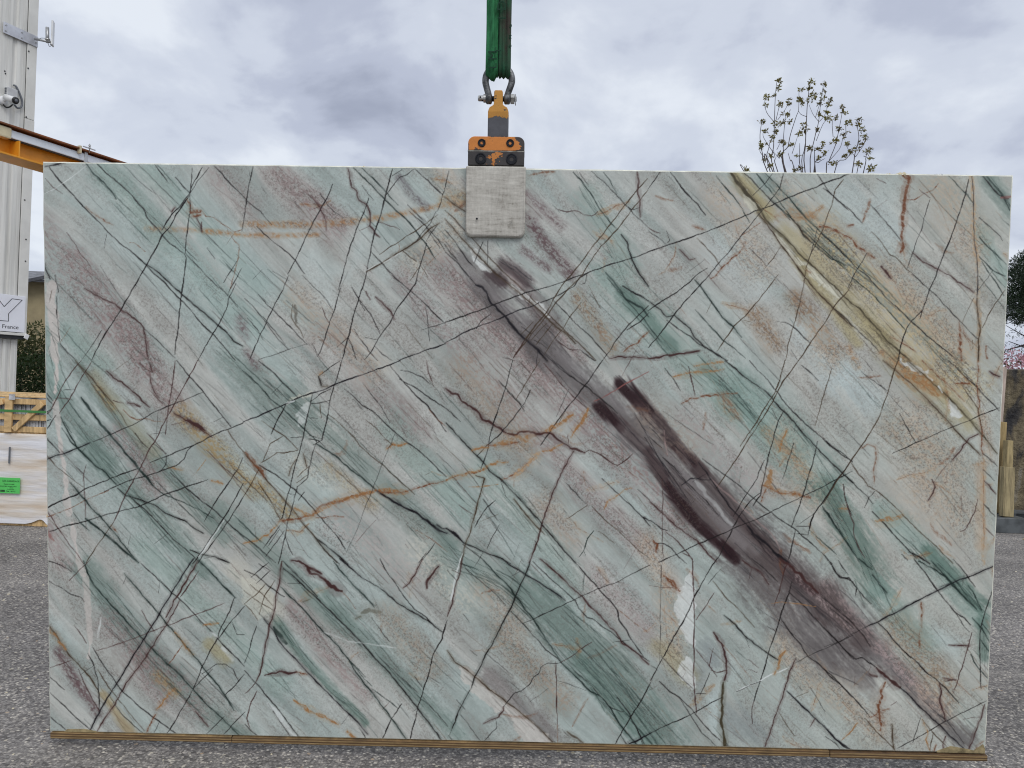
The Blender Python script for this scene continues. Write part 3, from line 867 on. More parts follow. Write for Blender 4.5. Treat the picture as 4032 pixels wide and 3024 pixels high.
d 6.6 .9 235,1055 263,1078 279,1082 316,1094 344,1105 364,1113 384,1129 425,1148 457,1160 490,1184 518,1199
d 5.8 .8 279,1086 324,1122 364,1162 401,1202 433,1234 474,1265 506,1293
d 7.4 .85 474,1255 510,1269 555,1276 603,1295
d 5.0 .7 -9,882 21,913 45,941
b 4.1 .7 -10,938 29,982 61,1009 93,1033 121,1053
g 5.8 .7 53,860 85,908 114,936
g 5.0 .6 62,840 86,876
p 5.0 .8 -11,1120 19,1160 44,1201 72,1245 100,1277 120,1309
p 4.1 .8 132,980 123,1012 125,1061 127,1122 129,1199
d 4.1 .7 101,988 126,1012
g 6.6 .7 81,1041 113,1081 149,1121 190,1165 230,1213 263,1253 295,1293
g 5.8 .7 89,1139 113,1175 141,1199
g 8.3 .7 129,1158 170,1190 214,1226 263,1266 303,1301
d 5.8 .85 408,999 445,1034 481,1066 522,1098 562,1129 603,1165 651,1209
g 5.0 .7 344,1040 392,1076 457,1099 506,1122 554,1150
d 5.0 .75 649,946 630,986 610,1015 570,1076 546,1117 522,1158
d 5.0 .75 650,1030 618,1092 586,1145 546,1207 518,1256 482,1301
d 5.0 .7 650,1075 611,1140 571,1198 538,1244 498,1301
w 7.4 .55 587,1153 554,1203 522,1252 502,1277
d 4.1 .7 396,947 396,971 376,999
d 4.1 .7 396,938 356,907
d 4.1 .7 295,872 315,904 344,927
p 4.1 .7 332,871 360,899 388,931 396,942
p 5.8 .7 344,671 348,707 360,738 372,754
p 5.8 .7 311,643 331,663 352,671
p 5.0 .6 356,746 384,774
r 7.4 .8 214,1181 226,1193 234,1201
s 13.2 .45 -9,1177 3,1210 23,1234
p 4.1 .7 529,924 561,955 586,983 614,1003 650,1034
b 5.0 .7 597,854 617,886 649,926
o 9.9 .6 404,983 449,992
o 9.9 .6 546,1024 582,1034
o 5.0 .6 493,1001 529,952
p 6.6 .6 343,643 352,671
n 5.8 .95 649,829 689,812 736,792 788,767 832,746 876,731 920,716 951,700 999,683 1047,664 1106,642 1161,621
g 5.8 .85 647,661 668,677 700,708 740,752 780,783 821,822 857,857 877,873 890,889
g 6.6 .85 890,897 930,920 962,944 991,967 1019,991 1052,1015 1088,1046
n 8.3 .95 1088,1046 1116,1066 1153,1085 1185,1101 1218,1116 1246,1136 1270,1156 1295,1175 1319,1183
d 5.8 .8 699,629 739,660 780,699 808,726 828,746
d 5.0 .8 970,624 959,668 944,716 932,760 927,800 915,848 906,889
d 5.0 .8 876,733 868,773 857,821 845,874 834,922 818,979 809,1019 795,1072 783,1117 776,1149
d 5.0 .8 890,889 878,921 868,966 861,1010 827,1039
d 5.0 .8 827,1039 812,1100 800,1145 788,1202 777,1255 765,1296
d 5.0 .8 788,771 765,815 741,868
b 5.0 .8 709,824 741,844 781,871 805,891 830,918
b 5.0 .8 758,928 786,929 826,920
b 5.0 .8 710,961 738,944 758,930
b 4.1 .8 781,873 737,900 714,957
d 4.1 .7 805,878 845,874
b 4.1 .8 650,1075 674,1034 702,981
b 5.8 .85 649,926 674,957 702,989 730,1025 767,1064 808,1112 844,1156 881,1200 914,1240 959,1288
d 5.8 .8 702,969 742,992 783,1020 823,1051 852,1079 884,1115 917,1155 958,1198 986,1242
b 5.0 .8 698,1025 723,1065 743,1093 759,1125 772,1149
r 8.3 .8 764,1154 828,1148 876,1131 900,1106 928,1094 972,1085 1012,1068 1052,1055 1084,1046
o 16.5 .5 876,1133 900,1108 928,1096 972,1085 1012,1070 1052,1057 1084,1046
o 24.8 .65 1100,1046 1144,1053 1188,1050
r 7.4 .75 1084,1046 1132,1051 1188,1048 1228,1031 1252,1023 1276,1018 1315,1009
o 21.5 .55 820,1112 852,1123 876,1135
r 5.8 .55 892,1139 933,1138 981,1135
o 7.4 .7 651,1229 692,1220 732,1199 760,1170 776,1149
r 13.2 .75 690,973 710,989 718,1009
r 16.5 .4 657,929 690,965 710,989
b 4.1 .75 929,800 969,831 1001,863 1030,898 1070,934 1107,961 1143,997 1180,1028 1212,1056
d 5.0 .75 979,715 1008,739 1036,766 1072,786 1096,805 1125,836 1153,860 1182,883 1210,903 1250,934 1315,997
d 4.1 .75 1039,694 1063,726 1092,761 1112,793 1129,824
d 5.8 .85 1126,637 1162,680 1190,708 1219,739 1251,766 1280,806 1312,849
d 5.8 .85 1158,680 1202,703 1239,727 1275,750 1311,773
d 4.1 .75 1162,651 1198,660 1234,675 1258,695
p 5.0 .8 1245,619 1253,655 1270,702
r 4.1 .7 1255,778 1284,810 1312,833
o 9.9 .7 1118,909 1142,896 1182,891
p 5.0 .6 1165,836 1185,871
d 3.3 .5 1145,860 1103,961 1076,1038 1053,1091 1022,1185 990,1251
b 4.1 .7 1049,814 1085,845 1117,877 1138,896
d 7.4 .8 885,1204 926,1236 966,1267 995,1291
d 5.8 .7 893,1216 934,1264 967,1291
d 5.0 .8 651,1205 688,1232 724,1264 757,1292
d 4.1 .7 772,1166 716,1244
d 4.1 .7 784,1186 724,1272
d 4.1 .7 768,1182 732,1236
d 5.0 .7 788,1206 801,1238 813,1266
d 4.1 .7 1252,1249 1228,1282
d 4.1 .6 1280,1216 1236,1278
r 3.3 .7 1202,1165 1247,1188 1288,1216 1320,1244
n 7.4 .8 1286,1155 1303,1167 1318,1167
b 5.8 .7 899,685 904,709 927,708
d 4.1 .7 895,677 915,661 935,645 966,624
o 9.9 .6 895,673 907,663
d 4.1 .7 872,765 904,761 932,754
d 4.1 .7 872,757 904,733 936,716
b 4.1 .7 900,761 905,813
d 5.8 .7 865,881 898,885 918,908
d 4.1 .7 865,869 910,881
d 4.1 .7 878,901 910,881
d 4.1 .7 865,811 893,815
w 9.9 .6 816,758 792,765
b 6.6 .7 846,930 854,954 858,974
b 6.6 .6 822,950 806,979 799,1003
b 4.1 .7 823,1027 863,998
b 4.1 .7 827,1007 866,970
d 4.1 .7 795,1060 819,1067
d 4.1 .7 851,1055 831,1083
d 8.3 .5 895,677 904,705
p 9.1 .95 1309,708 1330,723 1350,725 1362,748 1390,768 1410,783 1431,807 1463,820 1491,836 1519,849 1539,853 1559,844 1591,846 1615,851 1630,847 1650,851 1671,866 1691,876 1711,890 1719,897 1743,903 1763,909
p 5.0 .85 1763,909 1779,898 1803,908 1827,923 1847,939 1872,948 1895,934 1918,910
r 3.3 .7 1872,950 1904,966 1936,989
d 5.0 .8 1524,614 1507,686 1493,738 1470,802 1459,842 1452,886 1441,927 1426,971
b 5.8 .8 1411,991 1439,999 1432,1035 1417,1088 1406,1129 1395,1177 1380,1218 1372,1255 1365,1283
b 4.1 .75 1613,613 1586,657 1567,689 1548,721 1537,741
d 5.0 .75 1583,709 1568,745 1545,777 1530,801 1503,834 1480,862 1448,890 1413,927
d 5.8 .85 1814,609 1776,666 1738,722 1700,770 1669,814 1646,851 1620,887
p 5.8 .85 1727,905 1701,954 1678,1002 1659,1047 1645,1100 1630,1152 1615,1197 1600,1242 1589,1275
d 6.6 .85 1312,821 1344,856 1377,888 1401,915 1434,947 1454,975 1491,1002 1528,1037 1564,1073 1597,1109 1630,1148 1663,1184 1700,1228 1741,1271
d 5.0 .8 1311,773 1335,793 1359,816
d 5.0 .8 1480,679 1500,702 1520,722 1565,765
d 5.0 .7 1508,714 1549,753 1565,777
o 9.9 .8 1315,1007 1347,993 1383,982 1407,984 1442,967 1454,954 1482,946 1513,945
r 4.1 .8 1315,1007 1347,993 1383,982 1407,984 1442,967
o 11.6 .8 1397,907 1449,898
r 6.6 .75 1448,890 1472,890 1504,889 1552,877
o 21.5 .5 1472,890 1551,869 1599,856
o 16.5 .7 1630,843 1670,826 1708,794 1724,786
o 12.4 .7 1771,765 1756,805 1733,837 1718,861
r 6.6 .75 1495,1002 1534,989 1562,968 1577,948 1608,919
t 21.5 .6 1538,989 1562,964 1616,911
o 8.3 .7 1624,907 1656,903 1691,882
o 5.0 .7 1388,1028 1436,1027 1483,1018
r 5.0 .7 1535,1005 1535,1025
p 4.1 .7 1706,850 1711,882
s 5.0 .75 1965,642 1934,659 1895,679 1872,696 1845,712 1821,728 1790,741
d 5.8 .8 1652,612 1673,636 1705,655 1741,682 1773,701 1810,732 1842,756 1866,779
p 5.0 .75 1625,621 1657,656 1686,691 1727,730 1767,765
p 4.1 .7 1545,614 1582,653
d 5.0 .85 1821,992 1850,1019 1882,1047 1915,1078 1944,1106 1981,1145
o 5.8 .8 1828,1096 1847,1063 1878,1041 1902,1024 1918,1022
d 5.0 .7 1938,1025 1978,1061
n 7.4 .85 1960,1117 1980,1129
n 9.9 .9 1318,1167 1343,1182 1375,1214
d 6.6 .85 1375,1214 1408,1226 1440,1241 1473,1253 1501,1264 1529,1280
d 4.1 .7 1371,1218 1400,1238 1433,1262 1449,1281
d 5.0 .8 1476,1071 1449,1095 1426,1128 1410,1161
d 4.1 .7 1490,1151 1467,1192 1452,1229
p 4.1 .7 1357,1089 1406,1120
d 5.0 .7 1436,1067 1461,1103 1486,1139
b 5.8 .7 1536,1065 1569,1105 1598,1141 1639,1180
d 4.1 .7 1656,1208 1701,1264
d 4.1 .7 1607,1201 1628,1237
b 3.3 .7 1713,1126 1741,1106 1776,1081
b 4.1 .7 1788,1081 1825,1120 1878,1163 1919,1203 1984,1254
g 5.0 .8 1798,1165 1779,1190 1768,1230 1753,1251
g 4.1 .7 1768,1230 1773,1246
b 4.1 .6 1814,1165 1839,1184 1867,1204
w 7.4 .7 1372,1247 1364,1267
d 4.1 .6 1706,1010 1772,1077
p 4.1 .6 1877,1127 1898,1159
p 4.1 .6 1339,997 1396,1064 1417,1084
d 5.0 .7 2015,630 2040,661 2069,704
p 5.0 .85 2092,624 2101,656 2108,683 2116,719
r 6.6 .9 2135,719 2164,714 2196,712 2223,711 2249,707
r 5.8 .85 2070,744 2086,735 2101,727 2127,725
o 9.1 .6 2044,657 2091,648 2154,639 2204,630
o 9.1 .6 2110,622 2153,615 2204,607
d 6.6 .85 2207,603 2240,626 2272,653 2300,672 2333,695 2361,718 2378,742 2402,765 2435,796 2460,828 2489,855 2514,882 2546,914 2583,945 2632,992
d 5.0 .8 2286,601 2319,636 2347,663 2376,698 2405,734 2426,757 2467,796 2499,823 2532,850 2565,877 2597,897 2629,924
b 5.0 .85 2400,599 2390,643 2372,702 2335,763 2306,811 2265,879
b 5.0 .85 2443,599 2402,658 2369,722 2344,770 2314,819 2284,871 2251,927 2225,968 2191,1020
d 5.0 .85 2400,765 2384,797 2371,861 2357,917 2344,989 2334,1038 2312,1074
d 4.1 .7 2363,754 2384,793
o 9.9 .7 2413,825 2402,853 2392,893
r 8.3 .8 2345,1005 2373,1017 2401,1028 2433,1030 2469,1035 2497,1042
r 6.6 .75 2353,1017 2339,1058
o 21.5 .5 2367,957 2357,1005 2405,1028 2469,1035
d 5.0 .85 2514,857 2500,930 2486,983 2473,1035 2455,1091 2439,1140
d 4.1 .75 2438,864 2421,928 2407,980
b 4.1 .8 2550,624 2536,680 2519,743 2504,807
d 5.0 .8 2455,614 2484,637 2510,662
d 5.8 .85 2629,912 2607,948 2585,977 2559,1021 2533,1062 2511,1094 2497,1147 2494,1163
d 4.1 .85 2630,952 2585,977 2542,1002 2469,1039 2415,1068 2376,1089 2321,1118 2251,1148 2181,1181 2103,1219 2009,1266
d 4.1 .75 2345,921 2320,986 2291,1035 2250,1108
d 5.0 .85 2334,1030 2307,1054 2273,1103 2251,1144 2229,1193 2214,1225 2192,1266
d 5.0 .8 2144,921 2176,945 2221,976 2262,1003 2307,1042 2335,1066 2368,1089 2405,1117 2453,1148 2499,1187 2540,1222 2577,1258
n 5.8 .8 2132,934 2161,969 2178,993 2207,1036 2237,1076 2274,1111 2298,1139
n 10.7 .85 2298,1139 2323,1170 2360,1198 2397,1229 2434,1257
n 5.0 .85 2178,991 2142,989 2110,986 2080,1009
d 4.1 .7 1970,821 1995,844 2011,864
d 4.1 .7 1971,853 2012,888
d 5.0 .75 2017,920 2054,951 2095,998 2136,1038 2169,1069 2202,1105
p 3.3 .8 2017,988 2020,1064 2020,1144 2026,1245
p 5.8 .8 1978,1065 2019,1100 2060,1136 2101,1167 2137,1190 2162,1222 2200,1258
d 5.0 .8 1980,1125 2017,1153 2041,1160
p 5.0 .8 2033,1164 2070,1192 2103,1227 2124,1259
d 5.0 .8 2006,1201 2026,1201 2055,1220 2080,1248 2104,1268
r 9.9 .8 1990,1185 2003,1205 2003,1230
p 5.0 .7 2083,1228 2120,1247 2124,1263
w 16.5 .3 2123,994 2156,1033 2193,1073 2226,1116 2247,1136
m 7.4 .4 2178,989 2215,1024 2256,1059 2297,1095 2338,1130 2379,1169 2405,1213
m 5.8 .45 2018,832 2024,876 2033,911
d 5.0 .75 2453,1148 2444,1196 2434,1245
d 4.1 .7 2457,1136 2497,1135
d 4.1 .7 2454,1160 2494,1163
g 5.8 .8 2537,1070 2567,1109 2596,1153 2642,1216
g 5.0 .7 2497,1147 2538,1182 2588,1226
d 4.1 .8 2603,996 2611,1044 2633,1096
o 13.2 .5 2593,1075 2621,1076
o 9.9 .5 2359,973 2368,993
g 4.1 .5 2205,741 2246,792
b 5.8 .85 2714,594 2755,625 2792,656 2828,686 2861,717 2894,748 2923,780 2952,811 2993,850 3038,892
q 6.6 .85 2792,593 2829,623 2862,650 2899,685 2939,720 2976,755 3005,786 3035,821 3068,860 3091,887
r 5.8 .8 2839,592 2876,623 2913,657 2946,688 2978,719
d 5.0 .8 2921,590 2958,621 2991,652 3028,687 3060,718 3091,749
d 4.1 .7 2941,594 2982,636 3019,675
b 5.0 .85 2761,593 2751,625 2734,688 2718,748 2707,783 2682,828 2645,884 2609,944 2583,981 2539,1062
r 5.8 .7 3017,589 3019,640 3019,679 3023,718 3027,758 3038,809 3040,857 3047,904
r 4.1 .6 3047,904 3050,964 3053,1024 3056,1083 3060,1123 3064,1192
t 19.8 .35 3047,904 3056,1083 3064,1192 3065,1247
d 4.1 .85 3091,739 3035,762 2997,782 2944,803 2882,832 2829,857 2756,892
d 4.1 .75 2773,762 2795,802 2812,829 2829,857
p 5.8 .8 3027,825 3000,841 2982,862 2967,886 2949,910
p 6.6 .8 2886,975 2900,999 2892,1023 2877,1043
p 5.0 .8 3036,1036 3028,1076 3014,1112 3000,1137 2985,1143
d 4.1 .75 2646,631 2682,657 2731,690
d 4.1 .6 2656,595 2681,626
r 6.6 .6 2639,650 2705,643
o 28.1 .5 2787,644 2834,647 2867,690 2895,701
o 11.6 .5 2755,636 2796,671 2821,691
r 11.6 .7 2948,663 2991,662
b 5.0 .75 2968,668 2993,703 3023,746 3038,809
d 5.0 .8 2530,850 2562,878 2595,901 2627,920
d 5.0 .8 2532,898 2569,937 2601,960 2643,1000 2684,1039 2700,1058
b 5.0 .8 2623,924 2653,963 2682,999 2706,1010 2743,1042 2776,1069 2813,1108 2850,1144 2879,1167 2920,1203 2966,1249
d 5.8 .8 2698,1083 2726,1110 2760,1146 2789,1177 2814,1201 2847,1236
d 5.8 .75 2799,1221 2820,1241
d 6.6 .75 2822,1213 2855,1228 2891,1251
r 5.8 .6 2653,880 2676,863 2700,871 2705,907 2699,951 2701,994
d 5.0 .7 2703,1018 2684,1043 2673,1071
o 19.8 .5 2711,1114 2758,1109 2797,1093
p 5.0 .8 2601,996 2611,1048 2627,1088 2640,1124 2642,1160 2660,1204 2681,1236
g 6.6 .8 2539,1078 2577,1125 2615,1181 2649,1228
d 4.1 .7 3049,940 3086,975
p 5.8 .8 3054,976 3094,1019
d 5.0 .8 3055,1051 3094,1091
p 4.1 .7 3062,1127 3096,1159
d 5.8 .75 3046,888 3071,908 3093,927
p 9.9 .7 3055,623 3067,631 3087,639
w 9.9 .6 2894,673 2907,693
w 8.3 .6 2853,635 2874,654
g 7.4 .85 120,1300 133,1337 153,1377 181,1410 210,1442 242,1478 279,1519 320,1559 352,1595 385,1628 422,1660 451,1688 483,1725 520,1766 561,1802 603,1843 640,1879
d 5.8 .85 312,1304 344,1332 373,1360 409,1396 438,1420 478,1461 519,1501 564,1549 601,1586 654,1642
g 7.4 .75 498,1288 547,1336 588,1376 624,1412
g 6.6 .8 255,1338 287,1375 316,1411 352,1447 385,1492 422,1532 458,1576 491,1617 524,1658 557,1698 590,1739 619,1792
d 5.0 .8 -10,1356 14,1376 47,1392 79,1412 112,1423 122,1436
d 5.0 .8 -10,1299 31,1310 67,1326 80,1336
n 6.6 .9 486,1284 450,1334 409,1405 369,1475 340,1521 316,1563 283,1613 242,1685 205,1744 172,1803 135,1875
p 6.6 .85 498,1292 458,1359 417,1429 393,1483
p 5.8 .85 438,1425 397,1499 356,1566 316,1629 271,1692 238,1747 205,1802 160,1874
p 5.0 .8 502,1325 474,1366 442,1412
p 4.1 .7 71,1367 120,1317 145,1292
p 5.0 .6 4,1661 74,1635
p 5.0 .55 160,1600 242,1573 316,1542 369,1521 426,1499 507,1464 588,1430
p 5.0 .8 312,1460 332,1497 356,1533
b 6.6 .85 -7,1504 30,1557 58,1602 87,1634 115,1663 140,1691 164,1732
o 11.6 .6 -7,1521 30,1561 58,1598
d 5.8 .8 132,1609 152,1650 164,1699 168,1749 168,1803
d 5.8 .8 148,1588 168,1624 197,1665 222,1702 246,1735 275,1759 303,1783 336,1811 369,1836 410,1864 439,1884
r 7.4 .85 357,1811 344,1836 328,1870 320,1883
o 9.9 .7 422,1722 385,1765 361,1794
r 5.0 .85 446,1577 418,1619 401,1640
p 5.0 .75 99,1663 123,1721 148,1770 168,1803
d 5.0 .8 -4,1686 25,1711 53,1735
d 5.0 .75 -2,1740 33,1773 65,1805 102,1838 139,1870
d 5.0 .75 -1,1824 32,1852 57,1872
d 5.0 .8 620,1412 604,1458 576,1512 564,1549 536,1599 512,1645 483,1721
d 5.0 .8 483,1721 439,1801 390,1881
d 5.0 .8 653,1440 605,1499 568,1549
d 5.0 .75 590,1739 634,1692 654,1667
d 4.1 .7 512,1670 561,1636 589,1635 614,1651 634,1692
d 4.1 .7 205,1756 246,1814 287,1854 324,1883
b 5.0 .7 164,1662 197,1719 238,1772 279,1821 320,1870
p 6.6 .8 488,1795 508,1820 533,1848
d 4.1 .7 582,1876 619,1834 655,1796
d 4.1 .6 517,1882 590,1810
p 5.0 .7 87,1515 111,1547 128,1576
d 4.1 .7 613,1495 629,1536 653,1535
o 11.6 .55 422,1532 450,1568 483,1605
o 9.1 .6 519,1505 568,1498
w 21.5 .5 581,1582 614,1622
w 11.6 .6 544,1529 564,1545
d 4.1 .6 483,1721 548,1653
w 9.9 .5 165,1554 177,1488
n 6.6 .85 967,1274 1007,1306 1040,1334 1068,1350
d 6.6 .85 1068,1350 1117,1381 1162,1417 1207,1445 1236,1461 1277,1488 1309,1512
d 6.6 .9 781,1311 814,1331 842,1359 871,1387 904,1415 928,1439 957,1467 990,1499 1018,1531 1055,1567 1088,1608 1130,1648 1167,1692 1200,1733 1233,1774 1271,1823 1316,1884
d 5.0 .75 781,1286 826,1330 863,1366 895,1402
g 6.6 .8 774,1372 810,1408 847,1444 888,1489 925,1529 962,1565 999,1610 1024,1654 1049,1687 1078,1719 1111,1764 1144,1809 1178,1854 1203,1887
n 6.6 .9 718,1480 751,1520 784,1577 825,1614 858,1650 890,1686 923,1719 965,1759 1002,1796 1035,1828 1064,1861
d 5.8 .85 654,1655 691,1695 724,1736 761,1776 786,1809 819,1854 844,1887
p 5.8 .85 777,1287 769,1352 758,1409 750,1459 738,1508 727,1558 713,1624 703,1670 693,1691
p 5.0 .8 691,1695 667,1725 655,1733
d 5.0 .75 694,1505 678,1551 670,1592 654,1630
p 5.0 .75 695,1724 675,1770 661,1816 672,1849
d 5.0 .8 652,1318 696,1337 733,1369 770,1397 786,1405
d 5.0 .8 655,1837 680,1862 709,1886
p 10.7 .9 809,1284 834,1285 854,1301 870,1325 895,1329 919,1345
p 16.5 .95 919,1345 935,1361 956,1377 976,1382
p 11.6 .85 854,1301 878,1311 907,1325
r 4.1 .75 976,1384 1001,1408 1021,1441
p 8.3 .9 721,1670 744,1665 772,1660 797,1662 825,1657
r 7.4 .8 825,1657 862,1664
o 13.2 .8 818,1752 851,1774 884,1794 924,1810 965,1830
o 11.6 .7 998,1854 1027,1882
d 5.8 .85 1176,1756 1144,1809 1109,1885
d 5.8 .85 1324,1471 1306,1533 1278,1591 1263,1657 1248,1711 1229,1770 1214,1836 1203,1887
d 5.0 .8 1100,1272 1124,1316 1153,1356 1182,1396 1219,1440 1252,1460 1285,1496
p 5.8 .85 1240,1269 1221,1310 1201,1347 1178,1366
p 8.3 .85 1293,1292 1273,1321 1254,1350 1256,1366
q 21.5 .3 1042,1453 1074,1444 1102,1451
q 11.6 .35 1022,1473 1038,1465
q 9.9 .3 847,1420 871,1411
d 4.1 .7 1074,1468 1107,1513 1136,1549
g 6.6 .75 947,1283 996,1343 1041,1387 1082,1431
g 5.0 .8 979,1585 1007,1622 1045,1666 1078,1699
g 5.0 .7 1003,1614 1057,1670
g 5.0 .8 1078,1707 1123,1739 1164,1771
d 4.1 .6 1100,1599 1142,1639 1191,1680 1232,1720
d 5.0 .8 1268,1663 1300,1683
d 4.1 .7 1219,1662 1244,1699
w 7.4 .4 917,1521 962,1536 998,1552 1043,1555 1100,1562 1161,1569
d 4.1 .7 732,1765 761,1806 790,1851 815,1888
w 16.5 .5 732,1765 769,1810 807,1854 831,1883
d 4.1 .7 1035,1841 1056,1869 1060,1886
b 4.1 .75 652,1387 693,1419 750,1451
b 4.1 .7 672,1366 713,1398 746,1434
b 4.1 .7 653,1432 677,1452 698,1485
b 4.1 .75 753,1352 721,1402 702,1468
b 4.1 .75 725,1361 689,1403 653,1432
d 4.1 .7 700,1296 741,1320
d 4.1 .7 676,1342 733,1292
d 4.1 .7 693,1362 737,1320
g 18.2 .55 751,1508 792,1561
d 4.1 .6 1240,1724 1282,1773 1331,1829
n 6.6 .9 1497,1263 1529,1283 1562,1303 1578,1314 1611,1334 1647,1354 1684,1377 1709,1397
d 6.6 .9 1593,1269 1578,1314 1548,1384 1529,1434 1510,1471 1483,1525 1459,1570 1440,1616 1417,1662 1406,1699
d 6.6 .85 1402,1704 1374,1758 1355,1808 1344,1837
d 3.3 .5 1344,1837 1334,1863
g 6.6 .85 1441,1269 1474,1309 1502,1332 1531,1364 1556,1396 1581,1433 1606,1465 1631,1501 1660,1541 1690,1586 1702,1606 1727,1630 1760,1662 1797,1698 1826,1710 1859,1747 1885,1787 1910,1824 1948,1864 1969,1891
d 5.0 .8 1533,1438 1574,1478 1615,1522 1649,1562 1682,1586 1702,1606
d 5.0 .8 1601,1269 1642,1309 1683,1345 1724,1381 1745,1400 1753,1421 1782,1453 1807,1460 1836,1484 1864,1500 1897,1528 1926,1552 1955,1572 1992,1595
p 7.4 .7 1625,1261 1670,1296 1715,1336 1764,1384 1810,1432 1843,1464 1876,1500 1905,1536 1938,1560 1988,1604
d 5.8 .85 1729,1259 1762,1294 1795,1330 1824,1362 1857,1394 1882,1426 1887,1459 1912,1487 1929,1523 1950,1551 1971,1579
d 4.1 .75 1985,1273 1938,1299 1879,1332 1820,1356 1760,1384 1717,1405 1665,1431 1606,1463 1570,1478
b 5.8 .9 1326,1573 1351,1610 1384,1630 1421,1662 1462,1698 1503,1726 1545,1758 1586,1790 1623,1818 1660,1855 1694,1891
d 4.1 .8 1702,1606 1678,1609 1658,1607 1634,1620 1627,1645 1611,1657 1599,1682 1572,1704 1547,1713 1532,1734 1512,1759
p 5.8 .85 1514,1759 1512,1771 1497,1792 1469,1805 1449,1816
d 4.1 .75 1489,1801 1493,1830 1466,1859 1442,1885
p 4.1 .75 1702,1602 1730,1589 1761,1560 1801,1534
p 5.0 .9 1683,1602 1685,1648 1687,1709 1690,1771 1692,1813
r 3.3 .7 1692,1813 1694,1875
d 5.0 .75 1855,1743 1880,1758 1904,1766 1912,1764
d 5.0 .7 1797,1674 1830,1714
d 5.0 .7 1747,1634 1797,1674
d 5.8 .8 1887,1717 1929,1774 1963,1839 1989,1888
d 5.0 .85 1997,1665 1964,1732 1929,1790 1906,1832 1880,1887
n 7.4 .9 2003,1834 1956,1860 1900,1890
d 5.0 .75 1903,1845 1928,1886
d 4.1 .65 1381,1298 1430,1338 1479,1378 1516,1418
p 5.8 .85 1370,1266 1361,1311 1350,1356 1339,1413 1324,1459
w 8.3 .6 1365,1266 1355,1311 1344,1356 1333,1413
p 4.1 .7 1337,1303 1370,1319
d 4.1 .7 1321,1304 1354,1340
d 4.1 .7 1399,1568 1423,1588
d 4.1 .6 1376,1449 1397,1477
d 4.1 .7 1358,1738 1387,1770
d 4.1 .6 1371,1787 1413,1840 1446,1885
d 4.1 .6 1332,1858 1361,1891
b 9.1 .5 1725,1837 1778,1873
g 3.3 .6 1770,1310 1768,1363
r 3.3 .6 1886,1426 1927,1458 1992,1505
d 5.8 .85 2201,1249 2165,1306 2132,1376 2099,1454 2076,1499 2046,1557 2016,1619 1997,1657
p 5.0 .85 2122,1250 2126,1311 2130,1384 2135,1453 2133,1518 2137,1576 2135,1629 2141,1682 2146,1732 2150,1764
d 3.3 .6 2021,1273 2021,1354 2022,1435 2025,1537 2025,1599
q 11.6 .9 2234,1660 2235,1697 2233,1738 2232,1779 2236,1820 2246,1861 2245,1890
p 8.3 .85 2198,1493 2213,1513 2226,1537 2235,1565 2244,1594 2247,1626 2238,1651
p 5.0 .8 2142,1551 2167,1583 2188,1607 2213,1640
p 4.1 .75 2198,1546 2191,1574 2188,1603
p 5.0 .8 2193,1619 2213,1627 2245,1618
d 4.1 .7 2189,1628 2174,1673 2159,1702
d 4.1 .7 2147,1699 2179,1698
p 5.0 .8 2434,1244 2423,1284 2410,1337 2392,1403
d 5.0 .85 2448,1316 2438,1357 2417,1427 2400,1488 2382,1546 2368,1603 2354,1657 2337,1719
p 5.0 .85 2337,1719 2330,1744 2334,1797
p 5.8 .85 2467,1576 2449,1630 2432,1696 2414,1758 2393,1825 2373,1887
d 6.6 .8 2230,1435 2267,1467 2300,1502 2342,1534 2374,1558 2415,1582
n 6.6 .85 2443,1683 2481,1720 2527,1760 2564,1796 2606,1840 2648,1868 2672,1882
d 5.0 .8 2438,1353 2483,1393 2521,1432 2558,1472 2592,1500 2617,1532 2658,1572
d 5.8 .85 2414,1439 2447,1487 2481,1527 2507,1567 2544,1591 2585,1631 2623,1663 2664,1703
p 5.8 .8 2283,1251 2316,1275 2344,1290 2373,1330
d 5.0 .8 2314,1246 2360,1282 2401,1321
p 11.6 .85 2406,1244 2434,1264 2471,1292 2500,1323 2534,1355
d 5.8 .8 2557,1241 2586,1281 2599,1301 2623,1305 2647,1316
d 3.3 .6 2654,1491 2600,1520 2546,1546 2503,1567 2468,1589
w 5.8 .8 2444,1606 2397,1627 2342,1657 2279,1687
d 4.1 .8 2354,1653 2279,1689
d 5.0 .8 2232,1709 2189,1735 2149,1758 2102,1786 2054,1808 2003,1834
d 5.0 .8 1996,1608 2020,1623
d 5.0 .8 2025,1660 2059,1692 2091,1712 2129,1748 2167,1793 2204,1833 2229,1853
d 4.1 .7 2091,1712 2130,1773 2168,1830 2222,1878
d 4.1 .7 2027,1574 2076,1626 2135,1682
b 5.0 .7 2190,1322 2240,1382 2294,1429 2331,1473
r 14.9 .7 2030,1309 2059,1337 2083,1357
p 5.0 .75 2195,1362 2165,1412 2139,1453
d 4.1 .6 2216,1281 2174,1334
p 4.1 .7 2317,1613 2345,1624
p 5.0 .7 2315,1580 2348,1608
o 10.7 .6 2434,1549 2419,1569 2412,1602 2401,1627
o 4.1 .6 2372,1395 2419,1386 2468,1393 2528,1400
b 4.1 .7 2422,1758 2448,1799 2474,1835
d 5.0 .75 2575,1403 2612,1430 2654,1470
d 5.0 .7 2574,1833 2611,1857 2632,1885
d 4.1 .6 2519,1669 2549,1718 2570,1750
p 5.8 .7 2539,1772 2524,1801
d 5.0 .75 2250,1865 2271,1892
d 4.1 .6 2371,1468 2399,1484
n 6.6 .95 3097,1254 3047,1279 2985,1303 2927,1334 2862,1372 2800,1406 2742,1440 2691,1465
d 3.3 .6 2691,1465 2652,1487 2610,1512 2559,1533
d 5.8 .85 2730,1448 2764,1480 2793,1516 2822,1544 2860,1576 2893,1608 2930,1635 2968,1671 3006,1711
